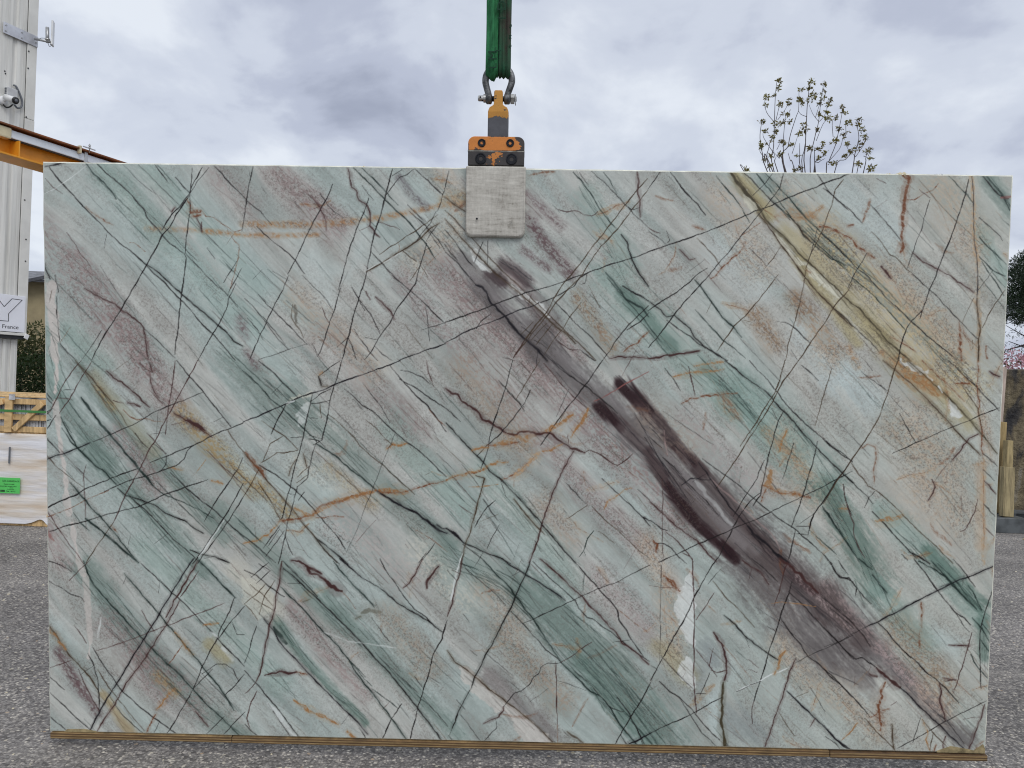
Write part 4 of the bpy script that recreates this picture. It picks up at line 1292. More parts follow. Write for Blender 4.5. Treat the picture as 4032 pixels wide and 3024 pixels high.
d 5.8 .85 2839,1235 2864,1267 2890,1299 2919,1339 2949,1374 2982,1410 3011,1430 3032,1450
d 5.0 .75 2978,1406 3004,1446 3029,1474
d 5.0 .8 3097,1333 3080,1392 3067,1445 3062,1490 3069,1595 3075,1661
p 5.0 .85 3037,1474 3028,1523 3011,1584 2998,1634 2984,1679
p 6.6 .85 2964,1518 3000,1519 3032,1519
p 6.6 .85 2954,1629 2994,1634
p 5.0 .8 2954,1639 2994,1632
d 5.0 .75 2965,1233 3003,1276 3041,1324
g 7.4 .8 2855,1243 2904,1266 2937,1290 2978,1333 3016,1369 3049,1397
g 6.6 .75 2895,1242 2945,1290 2999,1349
g 5.8 .75 3017,1320 3043,1352 3065,1400
g 5.0 .8 3067,1441 3097,1481
g 5.8 .8 3035,1425 3068,1461 3098,1509
g 5.8 .8 3066,1498 3096,1538
g 5.8 .8 3037,1547 3063,1596 3097,1627
p 6.6 .9 2939,1643 2946,1680 2944,1713 2960,1745 2963,1770
p 13.2 .85 2733,1599 2762,1623 2787,1647 2812,1663
n 6.6 .85 2812,1663 2845,1691 2875,1723 2912,1755 2946,1787 2983,1823 3038,1871
d 4.1 .7 2886,1702 2927,1738 2969,1774 3003,1814 3029,1847
d 5.8 .85 2556,1468 2593,1504 2627,1540 2664,1572 2684,1567 2713,1583 2733,1599
d 5.0 .8 2552,1371 2605,1414 2651,1454 2689,1494 2710,1530
d 5.0 .8 2562,1607 2603,1643 2645,1683 2683,1723 2708,1751 2717,1763
b 5.0 .8 2701,1768 2730,1800 2760,1832 2793,1860 2810,1885
r 9.9 .85 2763,1647 2749,1676 2757,1693 2743,1726 2749,1759 2754,1783 2753,1808
r 5.8 .75 2717,1767 2748,1746 2779,1735
b 7.4 .75 2790,1786 2795,1815 2795,1848 2802,1873
d 4.1 .8 3099,1699 3046,1727 2992,1757 2961,1774 2922,1800 2868,1834 2810,1868
p 5.8 .85 3089,1714 3080,1755 3066,1792 3052,1838 3042,1875
n 5.8 .8 2570,1796 2604,1836 2633,1864 2682,1888
o 6.6 .8 2889,1768 2907,1804 2904,1829 2918,1874
b 4.1 .75 2927,1812 2918,1870
p 6.6 .8 2967,1823 2961,1856 2968,1881
r 5.8 .75 2937,1853 2928,1882
b 5.0 .75 2889,1768 2923,1812 2956,1840 2990,1880
r 10.7 .55 2868,1380 2871,1413 2874,1461
r 10.7 .45 2867,1478 2869,1526
p 9.9 .75 2710,1620 2735,1628
d 5.8 .8 2567,1249 2592,1293 2609,1303 2632,1304 2658,1336 2655,1361
d 5.0 .8 2658,1336 2683,1364 2708,1388
o 5.8 .7 2678,1785 2651,1819 2628,1844
d 4.1 .6 2884,1759 2861,1846
g 7.4 .8 2707,1291 2732,1322 2757,1350
g 7.4 .8 2661,1239 2686,1259 2706,1274
d 5.0 .7 2594,1245 2628,1292
"""
MINERAL = dict(aqua=(172, 190, 186), teal=(150, 172, 164), grn=(124, 142, 135), dgr=(90, 119, 109), pale=(192, 203, 202),
    mau=(154, 136, 134), dmv=(112, 90, 93), rsp=(158, 132, 108), tan=(168, 150, 134), mgr=(138, 130, 129), pkg=(170, 158, 156),
    gvn=(118, 112, 112), wpu=(104, 92, 92), gvl=(150, 144, 144), pdk=(66, 48, 52), pnk=(176, 157, 155), olv=(178, 165, 124),
    oll=(190, 175, 138), org=(172, 130, 92), tnr=(188, 170, 150), tch=(172, 165, 142), och=(170, 145, 103), crm=(201, 197, 183),
    pkl=(184, 177, 173), ggr=(146, 152, 153), wvn=(201, 193, 187), ddp=(92, 80, 86),
    d=(48, 43, 44), g=(48, 60, 57), p=(84, 58, 57), r=(128, 84, 62), n=(44, 40, 46), w=(214, 218, 216), b=(82, 66, 52), o=(166, 124, 84),
    whi=(212, 215, 212), gry=(142, 149, 150), pww=(190, 203, 201), wwd=(202, 197, 190), crw=(208, 206, 190),
    k=(104, 98, 90), q=(84, 76, 60), s=(148, 96, 92), t=(186, 156, 124), m=(176, 150, 146), c=(206, 203, 186))
def stone_colours(nu, nv):
    rs = np.random.RandomState(11)
    us = np.linspace(4, SW * 1000 - 4, nu, dtype=np.float32); vs = np.linspace(4, SH * 1000 - 4, nv, dtype=np.float32)
    du, dv = us[1] - us[0], vs[1] - vs[0]
    U, V = np.meshgrid(us, vs)
    def vn(x, y, seed):
        """value noise 0..1 at float coordinates"""
        r = np.random.RandomState(seed); T = r.rand(256, 256).astype(np.float32)
        xi = np.floor(x).astype(np.int32); yi = np.floor(y).astype(np.int32)
        fx = x - xi; fy = y - yi; fx = fx * fx * (3 - 2 * fx); fy = fy * fy * (3 - 2 * fy)
        x0 = xi & 255; x1 = (xi + 1) & 255; y0 = yi & 255; y1 = (yi + 1) & 255
        return (T[y0, x0] * (1 - fx) + T[y0, x1] * fx) * (1 - fy) + (T[y1, x0] * (1 - fx) + T[y1, x1] * fx) * fy
    def fb(x, y, seed, o=3):
        s = 0; a = 1; tot = 0
        for i in range(o):
            s = s + a * vn(x * 2 ** i + 17 * i, y * 2 ** i + 9 * i, seed + i); tot += a; a *= .55
        return s / tot
    def sst(x, a, b):
        x = np.clip((x - a) / (b - a), 0, 1); return x * x * (3 - 2 * x)
    # bedding runs down to the right
    warp = (fb(U / 420, V / 420, 1) - .5) * 90
    th = math.radians(46)
    A = (U * math.cos(th) + V * math.sin(th))            # along the bedding
    B = (-U * math.sin(th) + V * math.cos(th)) + warp    # across it
    streak = fb(A / 260, B / 11, 21, 3)
    streak2 = fb(A / 90, B / 5, 31, 2)
    wide = fb(A / 700, B / 95, 41, 3)
    grain = fb(A / 9, B / 4, 51, 2)
    blot = fb(U / 55, V / 55, 61, 3)
    base = np.zeros((nv, nu, 3), np.float32)
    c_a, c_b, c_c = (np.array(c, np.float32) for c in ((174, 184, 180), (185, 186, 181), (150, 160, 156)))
    w = np.clip((wide - .35) / .3, 0, 1)[..., None]
    base[:] = c_a * (1 - w) + c_b * w
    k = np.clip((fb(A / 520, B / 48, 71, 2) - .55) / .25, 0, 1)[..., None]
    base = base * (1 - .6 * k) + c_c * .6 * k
    # peppery grey-mauve zones between the clear ones
    zn = sst(fb(A / 330, B / 62, 121, 3) + .35 * (streak - .5), .50, .70)
    gz = (zn * (.30 + .75 * sst(grain + .5 * (streak2 - .5), .40, .64)) * .34)[..., None]
    base = base * (1 - gz) + (np.array((138, 134, 129), np.float32)) * gz
    mott0 = zn * .32
    # warmer to the right of the slab, where iron has stained it
    wr = np.clip((U - 1900) / 1100, 0, 1)[..., None] * .35
    base = base * (1 - wr) + np.array((192, 190, 178), np.float32) * wr
    speck = np.clip((fb(A / 4.2, B / 2.3, 81, 2) - .50) / .26, 0, 1)
    speck *= np.clip((fb(A / 150, B / 60, 91, 2) - .34) / .22, 0, 1)
    def window(pts, pad):
        x0 = max(0, int((min(p[0] for p in pts) - pad - 4) / du)); x1 = min(nu, int((max(p[0] for p in pts) + pad - 4) / du) + 2)
        y0 = max(0, int((min(p[1] for p in pts) - pad - 4) / dv)); y1 = min(nv, int((max(p[1] for p in pts) + pad - 4) / dv) + 2)
        return x0, max(x1, x0 + 1), y0, max(y1, y0 + 1)
    def parse(l, k):
        a = l.split(); return a[:k], [tuple(float(q) for q in p.split(',')) for p in a[k:]]
    mott = mott0.astype(np.float32); clear0 = np.zeros((nv, nu), np.float32)
    for l in BANDS.strip().split('\n'):
        (key, hw, op, kind), pts = parse(l, 4); hw = float(hw); op = float(op)
        if len(pts) == 1: pts = pts * 2
        x0, x1, y0, y1 = window(pts, hw * 2.3)
        if x1 - x0 < 2 or y1 - y0 < 2: continue
        X, Y = U[y0:y1, x0:x1], V[y0:y1, x0:x1]
        D = np.full(X.shape, 1e9, np.float32)
        for (ax, ay), (bx, by) in zip(pts[:-1], pts[1:]):
            ex, ey = bx - ax, by - ay; q = ex * ex + ey * ey + 1e-6
            t = np.clip(((X - ax) * ex + (Y - ay) * ey) / q, 0, 1)
            D = np.minimum(D, (X - ax - t * ex) ** 2 + (Y - ay - t * ey) ** 2)
        D = np.sqrt(D) / hw
        S = streak[y0:y1, x0:x1]; S2 = streak2[y0:y1, x0:x1]; Bl = blot[y0:y1, x0:x1]
        if kind == 'h':
            m = (1 - sst(D + (Bl - .5) * 2.6 + (S2 - .5) * .5, .80, 1.2)) * (.72 + .5 * Bl)
            clear0[y0:y1, x0:x1] = np.maximum(clear0[y0:y1, x0:x1], m)
        elif kind == 'e':
            m = 1 - sst(D + (S - .5) * .9 + (S2 - .5) * .5 + (Bl - .5) * .5, .35, 1.3)
        else:
            G = grain[y0:y1, x0:x1]
            m = 1 - sst(D + (S - .5) * .8 + (S2 - .5) * .5 + (G - .5) * .5 + (Bl - .5) * .7, .15, 1.55)
        if kind == 'm':
            G = grain[y0:y1, x0:x1]
            mott[y0:y1, x0:x1] = np.maximum(mott[y0:y1, x0:x1], m * op)
            m = m * (.34 + .9 * sst(G + (S - .5) * .4, .38, .66))
        m = np.clip(m * op, 0, 1)[..., None]
        base[y0:y1, x0:x1] = base[y0:y1, x0:x1] * (1 - m) + np.array(MINERAL[key], np.float32) * m
    wu = (fb(U / 26, V / 26, 101, 3) - .5) * 26; wv_ = (fb(U / 26, V / 26, 111, 3) - .5) * 26
    clear = clear0
    for l in PATCHES.strip().split('\n'):
        (key, op), pts = parse(l, 2); op = float(op); soft = key in ('pww', 'gry')
        x0, x1, y0, y1 = window(pts, 30)
        X = U[y0:y1, x0:x1] + wu[y0:y1, x0:x1]; Y = V[y0:y1, x0:x1] + wv_[y0:y1, x0:x1]
        ins = np.zeros(X.shape, bool); D = np.full(X.shape, 1e9, np.float32)
        for (ax, ay), (bx, by) in zip(pts, pts[1:] + pts[:1]):
            if ay != by: ins ^= ((ay > Y) != (by > Y)) & (X < (bx - ax) * (Y - ay) / (by - ay) + ax)
            ex, ey = bx - ax, by - ay; q = ex * ex + ey * ey + 1e-6
            t = np.clip(((X - ax) * ex + (Y - ay) * ey) / q, 0, 1)
            D = np.minimum(D, (X - ax - t * ex) ** 2 + (Y - ay - t * ey) ** 2)
        sd = np.where(ins, np.sqrt(D), -np.sqrt(D))
        m = sst(sd, -16, 34) if soft else sst(sd, -6, -2)
        m = m * op * (1 - .25 * (blot[y0:y1, x0:x1] - .4))
        clear[y0:y1, x0:x1] = np.maximum(clear[y0:y1, x0:x1], m)
        m = np.clip(m, 0, 1)[..., None]
        base[y0:y1, x0:x1] = base[y0:y1, x0:x1] * (1 - m) + np.array(MINERAL[key], np.float32) * m
    # bedding streaks and pepper
    base *= (1 + .05 * (streak - .5) + .07 * (streak2 - .5) + .07 * (grain - .5) + .07 * (blot - .5))[..., None]
    sp = (np.clip(speck * (.20 + .60 * mott) * (1 - .75 * clear), 0, .8))[..., None]
    base = base * (1 - sp) + np.array((106, 95, 91), np.float32) * sp
    # vein rasteriser
    def vein(key, wid, op, pts, wig=1.0):
        P = np.array(pts, np.float64)
        sl_ = np.sqrt(((P[1:] - P[:-1]) ** 2).sum(1)); tot = sl_.sum()
        if tot < 1: return
        n = max(2, int(tot / 6) + 1)
        s = np.linspace(0, tot, n); cs = np.concatenate([[0], np.cumsum(sl_)])
        X = np.interp(s, cs, P[:, 0]); Y = np.interp(s, cs, P[:, 1])
        tx, ty = np.gradient(X), np.gradient(Y); ln = np.hypot(tx, ty) + 1e-6
        def n1d(step):
            kk = max(3, int(tot / step) + 3); return np.interp(s, np.linspace(0, tot, kk), rs.rand(kk) - .5)
        am = wig * (.75 + .16 * wid)
        off = (n1d(44) * 2.4 + n1d(17) * 1.6 + n1d(9) * 1.3) * am
        e = np.minimum(1, np.minimum(s, tot - s) / 30); off *= e
        X = X - ty / ln * off; Y = Y + tx / ln * off
        ww = wid * (1 + .55 * n1d(34) + .7 * n1d(11)) * (.55 + .45 * np.minimum(1, np.minimum(s, tot - s) / 25))
        oo = op * np.clip(1.05 + .7 * n1d(46) + .5 * n1d(13), .3, 1.2)
        x0, x1, y0, y1 = window(list(zip(X, Y)), wid * 1.6 + 6)
        if x1 - x0 < 2 or y1 - y0 < 2: return
        Am = np.zeros((y1 - y0, x1 - x0), np.float32)
        for i in range(n - 1):
            ax, ay, bx, by = X[i], Y[i], X[i + 1], Y[i + 1]; hw = max(.45, (ww[i] + ww[i + 1]) / 4 - .35); pad = hw + 3.0
            i0 = max(x0, int((min(ax, bx) - pad - 4) / du)); i1 = min(x1, int((max(ax, bx) + pad - 4) / du) + 2)
            j0 = max(y0, int((min(ay, by) - pad - 4) / dv)); j1 = min(y1, int((max(ay, by) + pad - 4) / dv) + 2)
            if i1 <= i0 or j1 <= j0: continue
            XX, YY = us[i0:i1][None, :], vs[j0:j1][:, None]
            ex, ey = bx - ax, by - ay; q = ex * ex + ey * ey + 1e-6
            t = np.clip(((XX - ax) * ex + (YY - ay) * ey) / q, 0, 1)
            d = np.sqrt((XX - ax - t * ex) ** 2 + (YY - ay - t * ey) ** 2)
            a = np.clip((hw + 1.0 - d) / (1.5 + .22 * hw), 0, 1) * (oo[i] + (oo[i + 1] - oo[i]) * t)
            w_ = Am[j0 - y0:j1 - y0, i0 - x0:i1 - x0]; np.maximum(w_, a, out=w_)
        if key in 'rot': Am = Am * (.38 + .8 * sst(grain[y0:y1, x0:x1] + .6 * (blot[y0:y1, x0:x1] - .5), .36, .62))
        m = np.clip(Am, 0, .97)[..., None]
        base[y0:y1, x0:x1] = base[y0:y1, x0:x1] * (1 - m) + np.array(MINERAL[key], np.float32) * m
    # bundles of fine dark streaks that run inside the mineral bands
    BUNDLE = dict(grn=('g', .55, 1.0), teal=('g', .42, .7), dgr=('g', .6, 1.2), gvn=('n', .36, .5), wpu=('n', .45, .7), pdk=('n', .6, .6), olv=('q', .5, .9), oll=('b', .38, .6),
                  mau=('p', .30, .6), och=('b', .4, .8), tnr=('r', .25, .4), rsp=('r', .3, .6))
    for l in BANDS.strip().split('\n'):
        (key, hw, op, kind), pts = parse(l, 4); hw = float(hw)
        if key not in BUNDLE or len(pts) < 2: continue
        kk, ob, dens = BUNDLE[key]
        P = np.array(pts); sl_ = np.sqrt(((P[1:] - P[:-1]) ** 2).sum(1)); tot = sl_.sum(); cs = np.concatenate([[0], np.cumsum(sl_)])
        for i in range(int(dens * tot * hw / 1500) + 2):
            s0 = rs.rand() * tot; ln = 40 + rs.rand() ** 1.5 * 240; of = np.clip(rs.randn() * .55, -1.2, 1.2) * hw; tilt = rs.randn() * .05
            ss = s0 + np.linspace(-.5, .5, 4) * ln; sc_ = np.clip(ss, 0, tot)
            x = np.interp(sc_, cs, P[:, 0]); y = np.interp(sc_, cs, P[:, 1])
            dx, dy = P[-1] - P[0]; nn = math.hypot(dx, dy) + 1e-6; ex = (ss - sc_)
            x = x + ex * dx / nn - dy / nn * (of + tilt * (ss - s0)); y = y + ex * dy / nn + dx / nn * (of + tilt * (ss - s0))
            vein(kk, 1.3 + rs.rand() ** 2 * 2.6, ob * (.45 + rs.rand() * .75), list(zip(x, y)), .8)
    # iron webbing, strongest to the right
    for i in range(80):
        u0 = 3100 * (1 - rs.rand() ** 1.7 * .75); v0 = rs.rand() * 1878; a = math.radians(rs.choice((46, 60, 20, 140, 165, 100))) + rs.randn() * .25; pts = [(u0, v0)]
        for j in range(rs.randint(2, 5)):
            a += rs.randn() * .35; ln = 14 + rs.rand() * 30; pts.append((pts[-1][0] + math.cos(a) * ln, pts[-1][1] + math.sin(a) * ln))
        k2 = 'ort'[rs.randint(3)]
        vein(k2, 9 + rs.rand() * 14, .14 + rs.rand() * .16, pts, 1.2)
        vein('r', 1.4 + rs.rand() * 2.0, .22 + rs.rand() * .35, pts, 1.6)
    # hairline bedding traces, hundreds of them, too fine to chart one by one
    for i in range(1500):
        u0, v0 = rs.rand() * 3100, rs.rand() * 1878; ln = 20 + rs.rand() ** 2 * 190; a = th + rs.randn() * .07
        key = ('d', 'g', 'p', 'b', 'd', 'g')[rs.randint(6)] if u0 < 1800 else ('d', 'g', 'p', 'b', 'b', 'r')[rs.randint(6)]
        c = rs.randn() * .04
        pts = [(u0 + math.cos(a) * ln * t - math.sin(a) * ln * c * t * t, v0 + math.sin(a) * ln * t + math.cos(a) * ln * c * t * t) for t in (0, .5, 1)]
        vein(key, 1.4 + rs.rand() * 1.6, .14 + rs.rand() ** 2 * .38, pts, .7)
    for i in range(70):                                   # short cross cracks
        u0, v0 = rs.rand() * 3100, rs.rand() * 1878; ln = 15 + rs.rand() ** 2 * 90; a = math.radians(rs.choice((118, 150, 96, 20, 60))) + rs.randn() * .15
        vein(('d', 'p', 'b')[rs.randint(3)], 1.6 + rs.rand() * 1.5, .25 + rs.rand() * .4, [(u0, v0), (u0 + math.cos(a) * ln, v0 + math.sin(a) * ln)])
    for l in VEINS.strip().split('\n'):
        (key, wid, op), pts = parse(l, 3); wid = float(wid); op = float(op)
        # a faint halo where the mineral bled into the stone
        if wid > 5 and key in 'roptbq': vein(key, wid * 2.6, op * .22, pts, .3)
        elif key in 'gdn' and wid > 6: vein('g' if key != 'n' else 'd', wid * 2.4, op * .16, pts, .3)
        vein(key, wid * (.68 if wid < 7.5 else .82), min(.97, op * 1.18), pts, 1.5 if key in 'rpo' and wid > 5 else .9)
        # side cracks and feathering
        if wid >= 5.5 and key in 'dpn' and len(pts) > 3 and rs.rand() < .35:
            i = rs.randint(1, len(pts) - 1); x, y = pts[i]; a = math.radians(rs.choice((100, 46, 150))) + rs.randn() * .2; ln = 18 + rs.rand() * 45
            vein(key, 2.2, .55, [(x, y), (x + math.cos(a) * ln, y + math.sin(a) * ln)])
    ref = np.array((164, 172, 166), np.float32); lum = base.mean(2, keepdims=True)
    base = lum + (base - lum) * .88
    base = ref + (base - ref) * 1.17 + np.array((-1, 1.5, 0), np.float32)
    s = np.clip(base, 6, 255) / 255.0
    return np.where(s <= .04045, s / 12.92, ((s + .055) / 1.055) ** 2.4).astype(np.float32)
STONE_GAIN = 1.0
def slab_material():
    m, t, b = new_mat('quartzite'); l = t.links.new
    at = nd(t, 'ShaderNodeAttribute'); at.attribute_name = 'figure'
    tcn = nd(t, 'ShaderNodeTexCoord')
    a = nd(t, 'ShaderNodeTexNoise', Scale=260.0, Detail=4.0, Roughness=.7); l(tcn.outputs['Object'], a.inputs['Vector'])
    mr = nd(t, 'ShaderNodeMapRange'); mr.inputs['From Min'].default_value = .3; mr.inputs['From Max'].default_value = .7
    mr.inputs['To Min'].default_value = .94; mr.inputs['To Max'].default_value = 1.06
    l(a.outputs['Fac'], mr.inputs[0])
    mu = nd(t, 'ShaderNodeMix', data_type='RGBA', blend_type='MULTIPLY'); mu.inputs['Factor'].default_value = 1
    l(at.outputs['Color'], mu.inputs['A']); l(mr.outputs[0], mu.inputs['B']); l(mu.outputs['Result'], b.inputs['Base Color'])
    ro = nd(t, 'ShaderNodeTexNoise', Scale=14.0, Detail=5.0); l(tcn.outputs['Object'], ro.inputs['Vector'])
    rr = nd(t, 'ShaderNodeMapRange'); rr.inputs['To Min'].default_value = .20; rr.inputs['To Max'].default_value = .40
    l(ro.outputs['Fac'], rr.inputs[0]); l(rr.outputs[0], b.inputs['Roughness'])
    b.inputs['Specular IOR Level'].default_value = .28
    bp = nd(t, 'ShaderNodeBump', Strength=.03, Distance=.001); l(a.outputs['Fac'], bp.inputs['Height']); l(bp.outputs[0], b.inputs['Normal'])
    return m
def build_slab():
    nu, nv = 1230, 746
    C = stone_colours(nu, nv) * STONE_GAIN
    us = np.linspace(.004, SW - .004, nu); vs = np.linspace(.004, SH - .004, nv)
    U, V = np.meshgrid(us, vs)
    co = np.zeros((nv * nu, 3), np.float32); co[:, 0] = U.ravel(); co[:, 2] = -V.ravel()
    idx = np.arange(nv * nu).reshape(nv, nu)
    q = np.stack([idx[1:, :-1], idx[1:, 1:], idx[:-1, 1:], idx[:-1, :-1]], -1).reshape(-1, 4)
    # arris, sides and back, with a slightly hand-worked outline
    n0 = nu * nv
    e = .004
    extra, faces = [], []
    r = np.random.RandomState(3)
    def ring(pts_in, pts_out, back):
        b = n0 + len(extra)
        k = len(pts_in)
        extra.extend(pts_in); extra.extend(pts_out); extra.extend(back)
        for i in range(k - 1):
            faces.append((b + i, b + k + i, b + k + i + 1, b + i + 1))
            faces.append((b + k + i, b + 2 * k + i, b + 2 * k + i + 1, b + k + i + 1))
    per_in, per_out, per_b = [], [], []
    def side(a, bb, oa, ob, n):
        for i in range(n):
            t = i / n
            j = .0016 * (r.rand() - .5) - (.0022 * r.rand() if r.rand() < .06 else 0)
            per_in.append((a[0] + (bb[0] - a[0]) * t, 0, a[1] + (bb[1] - a[1]) * t))
            per_out.append((oa[0] + (ob[0] - oa[0]) * t + j, e * .8, oa[1] + (ob[1] - oa[1]) * t + j))
            per_b.append((oa[0] + (ob[0] - oa[0]) * t + j, ST, oa[1] + (ob[1] - oa[1]) * t + j))
    i_ = [(e, -e), (SW - e, -e), (SW - e, -SH + e), (e, -SH + e)]
    o_ = [(0, 0), (SW, 0), (SW, -SH), (0, -SH)]
    for k in range(4): side(i_[k], i_[(k + 1) % 4], o_[k], o_[(k + 1) % 4], 90 if k % 2 == 0 else 56)
    for L_ in (per_in, per_out, per_b): L_.append(L_[0])
    ring(per_in, per_out, per_b)
    bq = n0 + len(extra)
    extra.extend([(x, ST, z) for x, z in o_]); faces.append((bq, bq + 1, bq + 2, bq + 3))
    me = bpy.data.meshes.new('stone_slab')
    allco = np.concatenate([co, np.array(extra, np.float32)])
    fa = np.array(faces, np.int32)
    allq = np.concatenate([q, fa]).astype(np.int32)
    me.vertices.add(len(allco)); me.vertices.foreach_set('co', allco.ravel())
    me.loops.add(len(allq) * 4); me.loops.foreach_set('vertex_index', allq.ravel())
    me.polygons.add(len(allq)); me.polygons.foreach_set('loop_start', np.arange(0, len(allq) * 4, 4, dtype=np.int32))
    mi = np.zeros(len(allq), np.int32); mi[len(q):] = 1
    me.polygons.foreach_set('material_index', mi)
    me.update(calc_edges=True)
    ca = me.color_attributes.new('figure', 'FLOAT_COLOR', 'POINT')
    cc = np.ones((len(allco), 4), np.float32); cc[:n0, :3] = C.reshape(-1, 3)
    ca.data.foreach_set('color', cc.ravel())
    me.materials.append(slab_material())
    me.materials.append(simple('slab_edge', (.70, .70, .60), .5, var=.16, scale=14, bump=.2))
    o = bpy.data.objects.new('stone_slab', me); col.objects.link(o)
    o.matrix_world = slab_frame()
    return o
slab = build_slab()
tag(slab, 'huge pale green quartzite slab with dark diagonal veins hanging from the clamp', 'stone slab')
def ply_mat():
    m, t, b = new_mat('plywood_edge'); l = t.links.new
    tcn = nd(t, 'ShaderNodeTexCoord'); sp = nd(t, 'ShaderNodeSeparateXYZ'); l(tcn.outputs['Object'], sp.inputs[0])
    nz = nd(t, 'ShaderNodeTexNoise', Scale=9.0, Detail=3.0); l(tcn.outputs['Object'], nz.inputs['Vector'])
    ad = nd(t, 'ShaderNodeMath', operation='MULTIPLY_ADD'); ad.inputs[1].default_value = .003; l(nz.outputs['Fac'], ad.inputs[0]); l(sp.outputs['Z'], ad.inputs[2])
    sc = nd(t, 'ShaderNodeMath', operation='MULTIPLY'); sc.inputs[1].default_value = 118.0; l(ad.outputs[0], sc.inputs[0])
    fr = nd(t, 'ShaderNodeMath', operation='FRACT'); l(sc.outputs[0], fr.inputs[0])
    rp = nd(t, 'ShaderNodeValToRGB'); l(fr.outputs[0], rp.inputs[0]); E = rp.color_ramp.elements
    E[0].position = .0; E[0].color = (.07, .036, .014, 1); E[1].position = 1; E[1].color = (.15, .09, .035, 1)
    for p, c in ((.3, (.15, .085, .032)), (.42, (.26, .17, .075)), (.72, (.34, .24, .115)), (.8, (.16, .09, .04))):
        e = E.new(p); e.color = (*c, 1)
    mp_ = nd(t, 'ShaderNodeMapping'); mp_.inputs['Scale'].default_value = (14, 1, 220); l(tcn.outputs['Object'], mp_.inputs[0])
    gr = nd(t, 'ShaderNodeTexNoise', Scale=1.0, Detail=5.0, Roughness=.7); l(mp_.outputs[0], gr.inputs['Vector'])
    mr = nd(t, 'ShaderNodeMapRange'); mr.inputs['From Min'].default_value = .35; mr.inputs['From Max'].default_value = .65; mr.inputs['To Min'].default_value = .45; mr.inputs['To Max'].default_value = 1.25
    l(gr.outputs['Fac'], mr.inputs[0])
    mu = nd(t, 'ShaderNodeMix', data_type='RGBA', blend_type='MULTIPLY'); mu.inputs['Factor'].default_value = 1
    l(rp.outputs[0], mu.inputs['A']); l(mr.outputs[0], mu.inputs['B']); l(mu.outputs['Result'], b.inputs['Base Color'])
    b.inputs['Roughness'].default_value = .75
    return m
plym = ply_mat()
for (a, bb, dz) in ((.006, .612, 0), (.614, 2.588, -.0006), (2.590, 3.104, -.0026)):
    box('edge_strip', (a, -.006, -SH - .021 + dz), (bb, .026, -SH - .001 + dz), plym, slab, bev=.0015)
for (u, w, h) in ((2.753, .05, .010), (2.71, .03, .005), (2.87, .06, .006), (1.03, .05, .005), (2.95, .05, .004)):
    V_, F_ = tube_geo([(u + w * (k / 8 - .5), .008 + .003 * math.sin(k * 2.1), -.002) for k in range(9)],
                      [max(.0008, h * math.sin(math.pi * k / 8) ** .8 * (.8 + .3 * math.sin(k * 3))) for k in range(9)], 8)
    mesh('resin_drip', V_, F_, MT['cream'] if u < 2.8 else MT['tile'], slab, True)
resin = simple('resin_backing', (.30, .24, .13), .5, var=.3, scale=30)
for poly in (((2.94, 1.872), (2.985, 1.855), (3.03, 1.862), (3.06, 1.868), (3.09, 1.846), (3.097, 1.862), (3.097, 1.877), (2.94, 1.877)),
             ((.05, 1.877), (.06, 1.868), (.12, 1.866), (.155, 1.872), (.16, 1.877))):
    prism('resin_patch', [(x, -z) for x, z in poly], -.0012, .001, resin, slab)

# ---------------------------------------------------------------- lifting clamp (its frame follows the slab)
CU = 1.4615
def plate_mat():
    m, t, b = new_mat('pad_face'); l = t.links.new
    tcn = nd(t, 'ShaderNodeTexCoord')
    mp_ = nd(t, 'ShaderNodeMapping'); mp_.inputs['Scale'].default_value = (9, 1, 60); l(tcn.outputs['Object'], mp_.inputs[0])
    mq = nd(t, 'ShaderNodeMapping'); mq.inputs['Scale'].default_value = (70, 1, 9); l(tcn.outputs['Object'], mq.inputs[0])
    a = nd(t, 'ShaderNodeTexNoise', Scale=1.5, Detail=7.0, Roughness=.7); l(mp_.outputs[0], a.inputs['Vector'])
    a2 = nd(t, 'ShaderNodeTexNoise', Scale=1.5, Detail=6.0, Roughness=.7); l(mq.outputs[0], a2.inputs['Vector'])
    c = nd(t, 'ShaderNodeTexNoise', Scale=11.0, Detail=6.0, Roughness=.6); l(tcn.outputs['Object'], c.inputs['Vector'])
    f = nd(t, 'ShaderNodeTexNoise', Scale=190.0, Detail=3.0); l(tcn.outputs['Object'], f.inputs['Vector'])
    def ma(x, k, y):
        q = nd(t, 'ShaderNodeMath', operation='MULTIPLY_ADD'); l(x, q.inputs[0]); q.inputs[1].default_value = k
        if hasattr(y, 'is_output'): l(y, q.inputs[2])
        else: q.inputs[2].default_value = y
        return q.outputs[0]
    s = ma(a.outputs['Fac'], .45, ma(a2.outputs['Fac'], .22, ma(c.outputs['Fac'], .35, ma(f.outputs['Fac'], .12, -.07))))
    rp = nd(t, 'ShaderNodeValToRGB'); l(s, rp.inputs[0]); E = rp.color_ramp.elements
    E[0].position = .37; E[0].color = (.19, .172, .14, 1); E[1].position = .62; E[1].color = (.62, .60, .54, 1)
    e = E.new(.46); e.color = (.42, .40, .355, 1)
    l(rp.outputs[0], b.inputs['Base Color']); b.inputs['Roughness'].default_value = .55; b.inputs['Metallic'].default_value = 0.0
    bp = nd(t, 'ShaderNodeBump', Strength=.35, Distance=.001); l(s, bp.inputs['Height']); l(bp.outputs[0], b.inputs['Normal'])
    return m
padm = plate_mat()
clamp = empty('lifting_clamp', slab_frame(CU))
tag(clamp, 'orange and black slab clamp with grey gripping pad, biting the top edge', 'clamp')
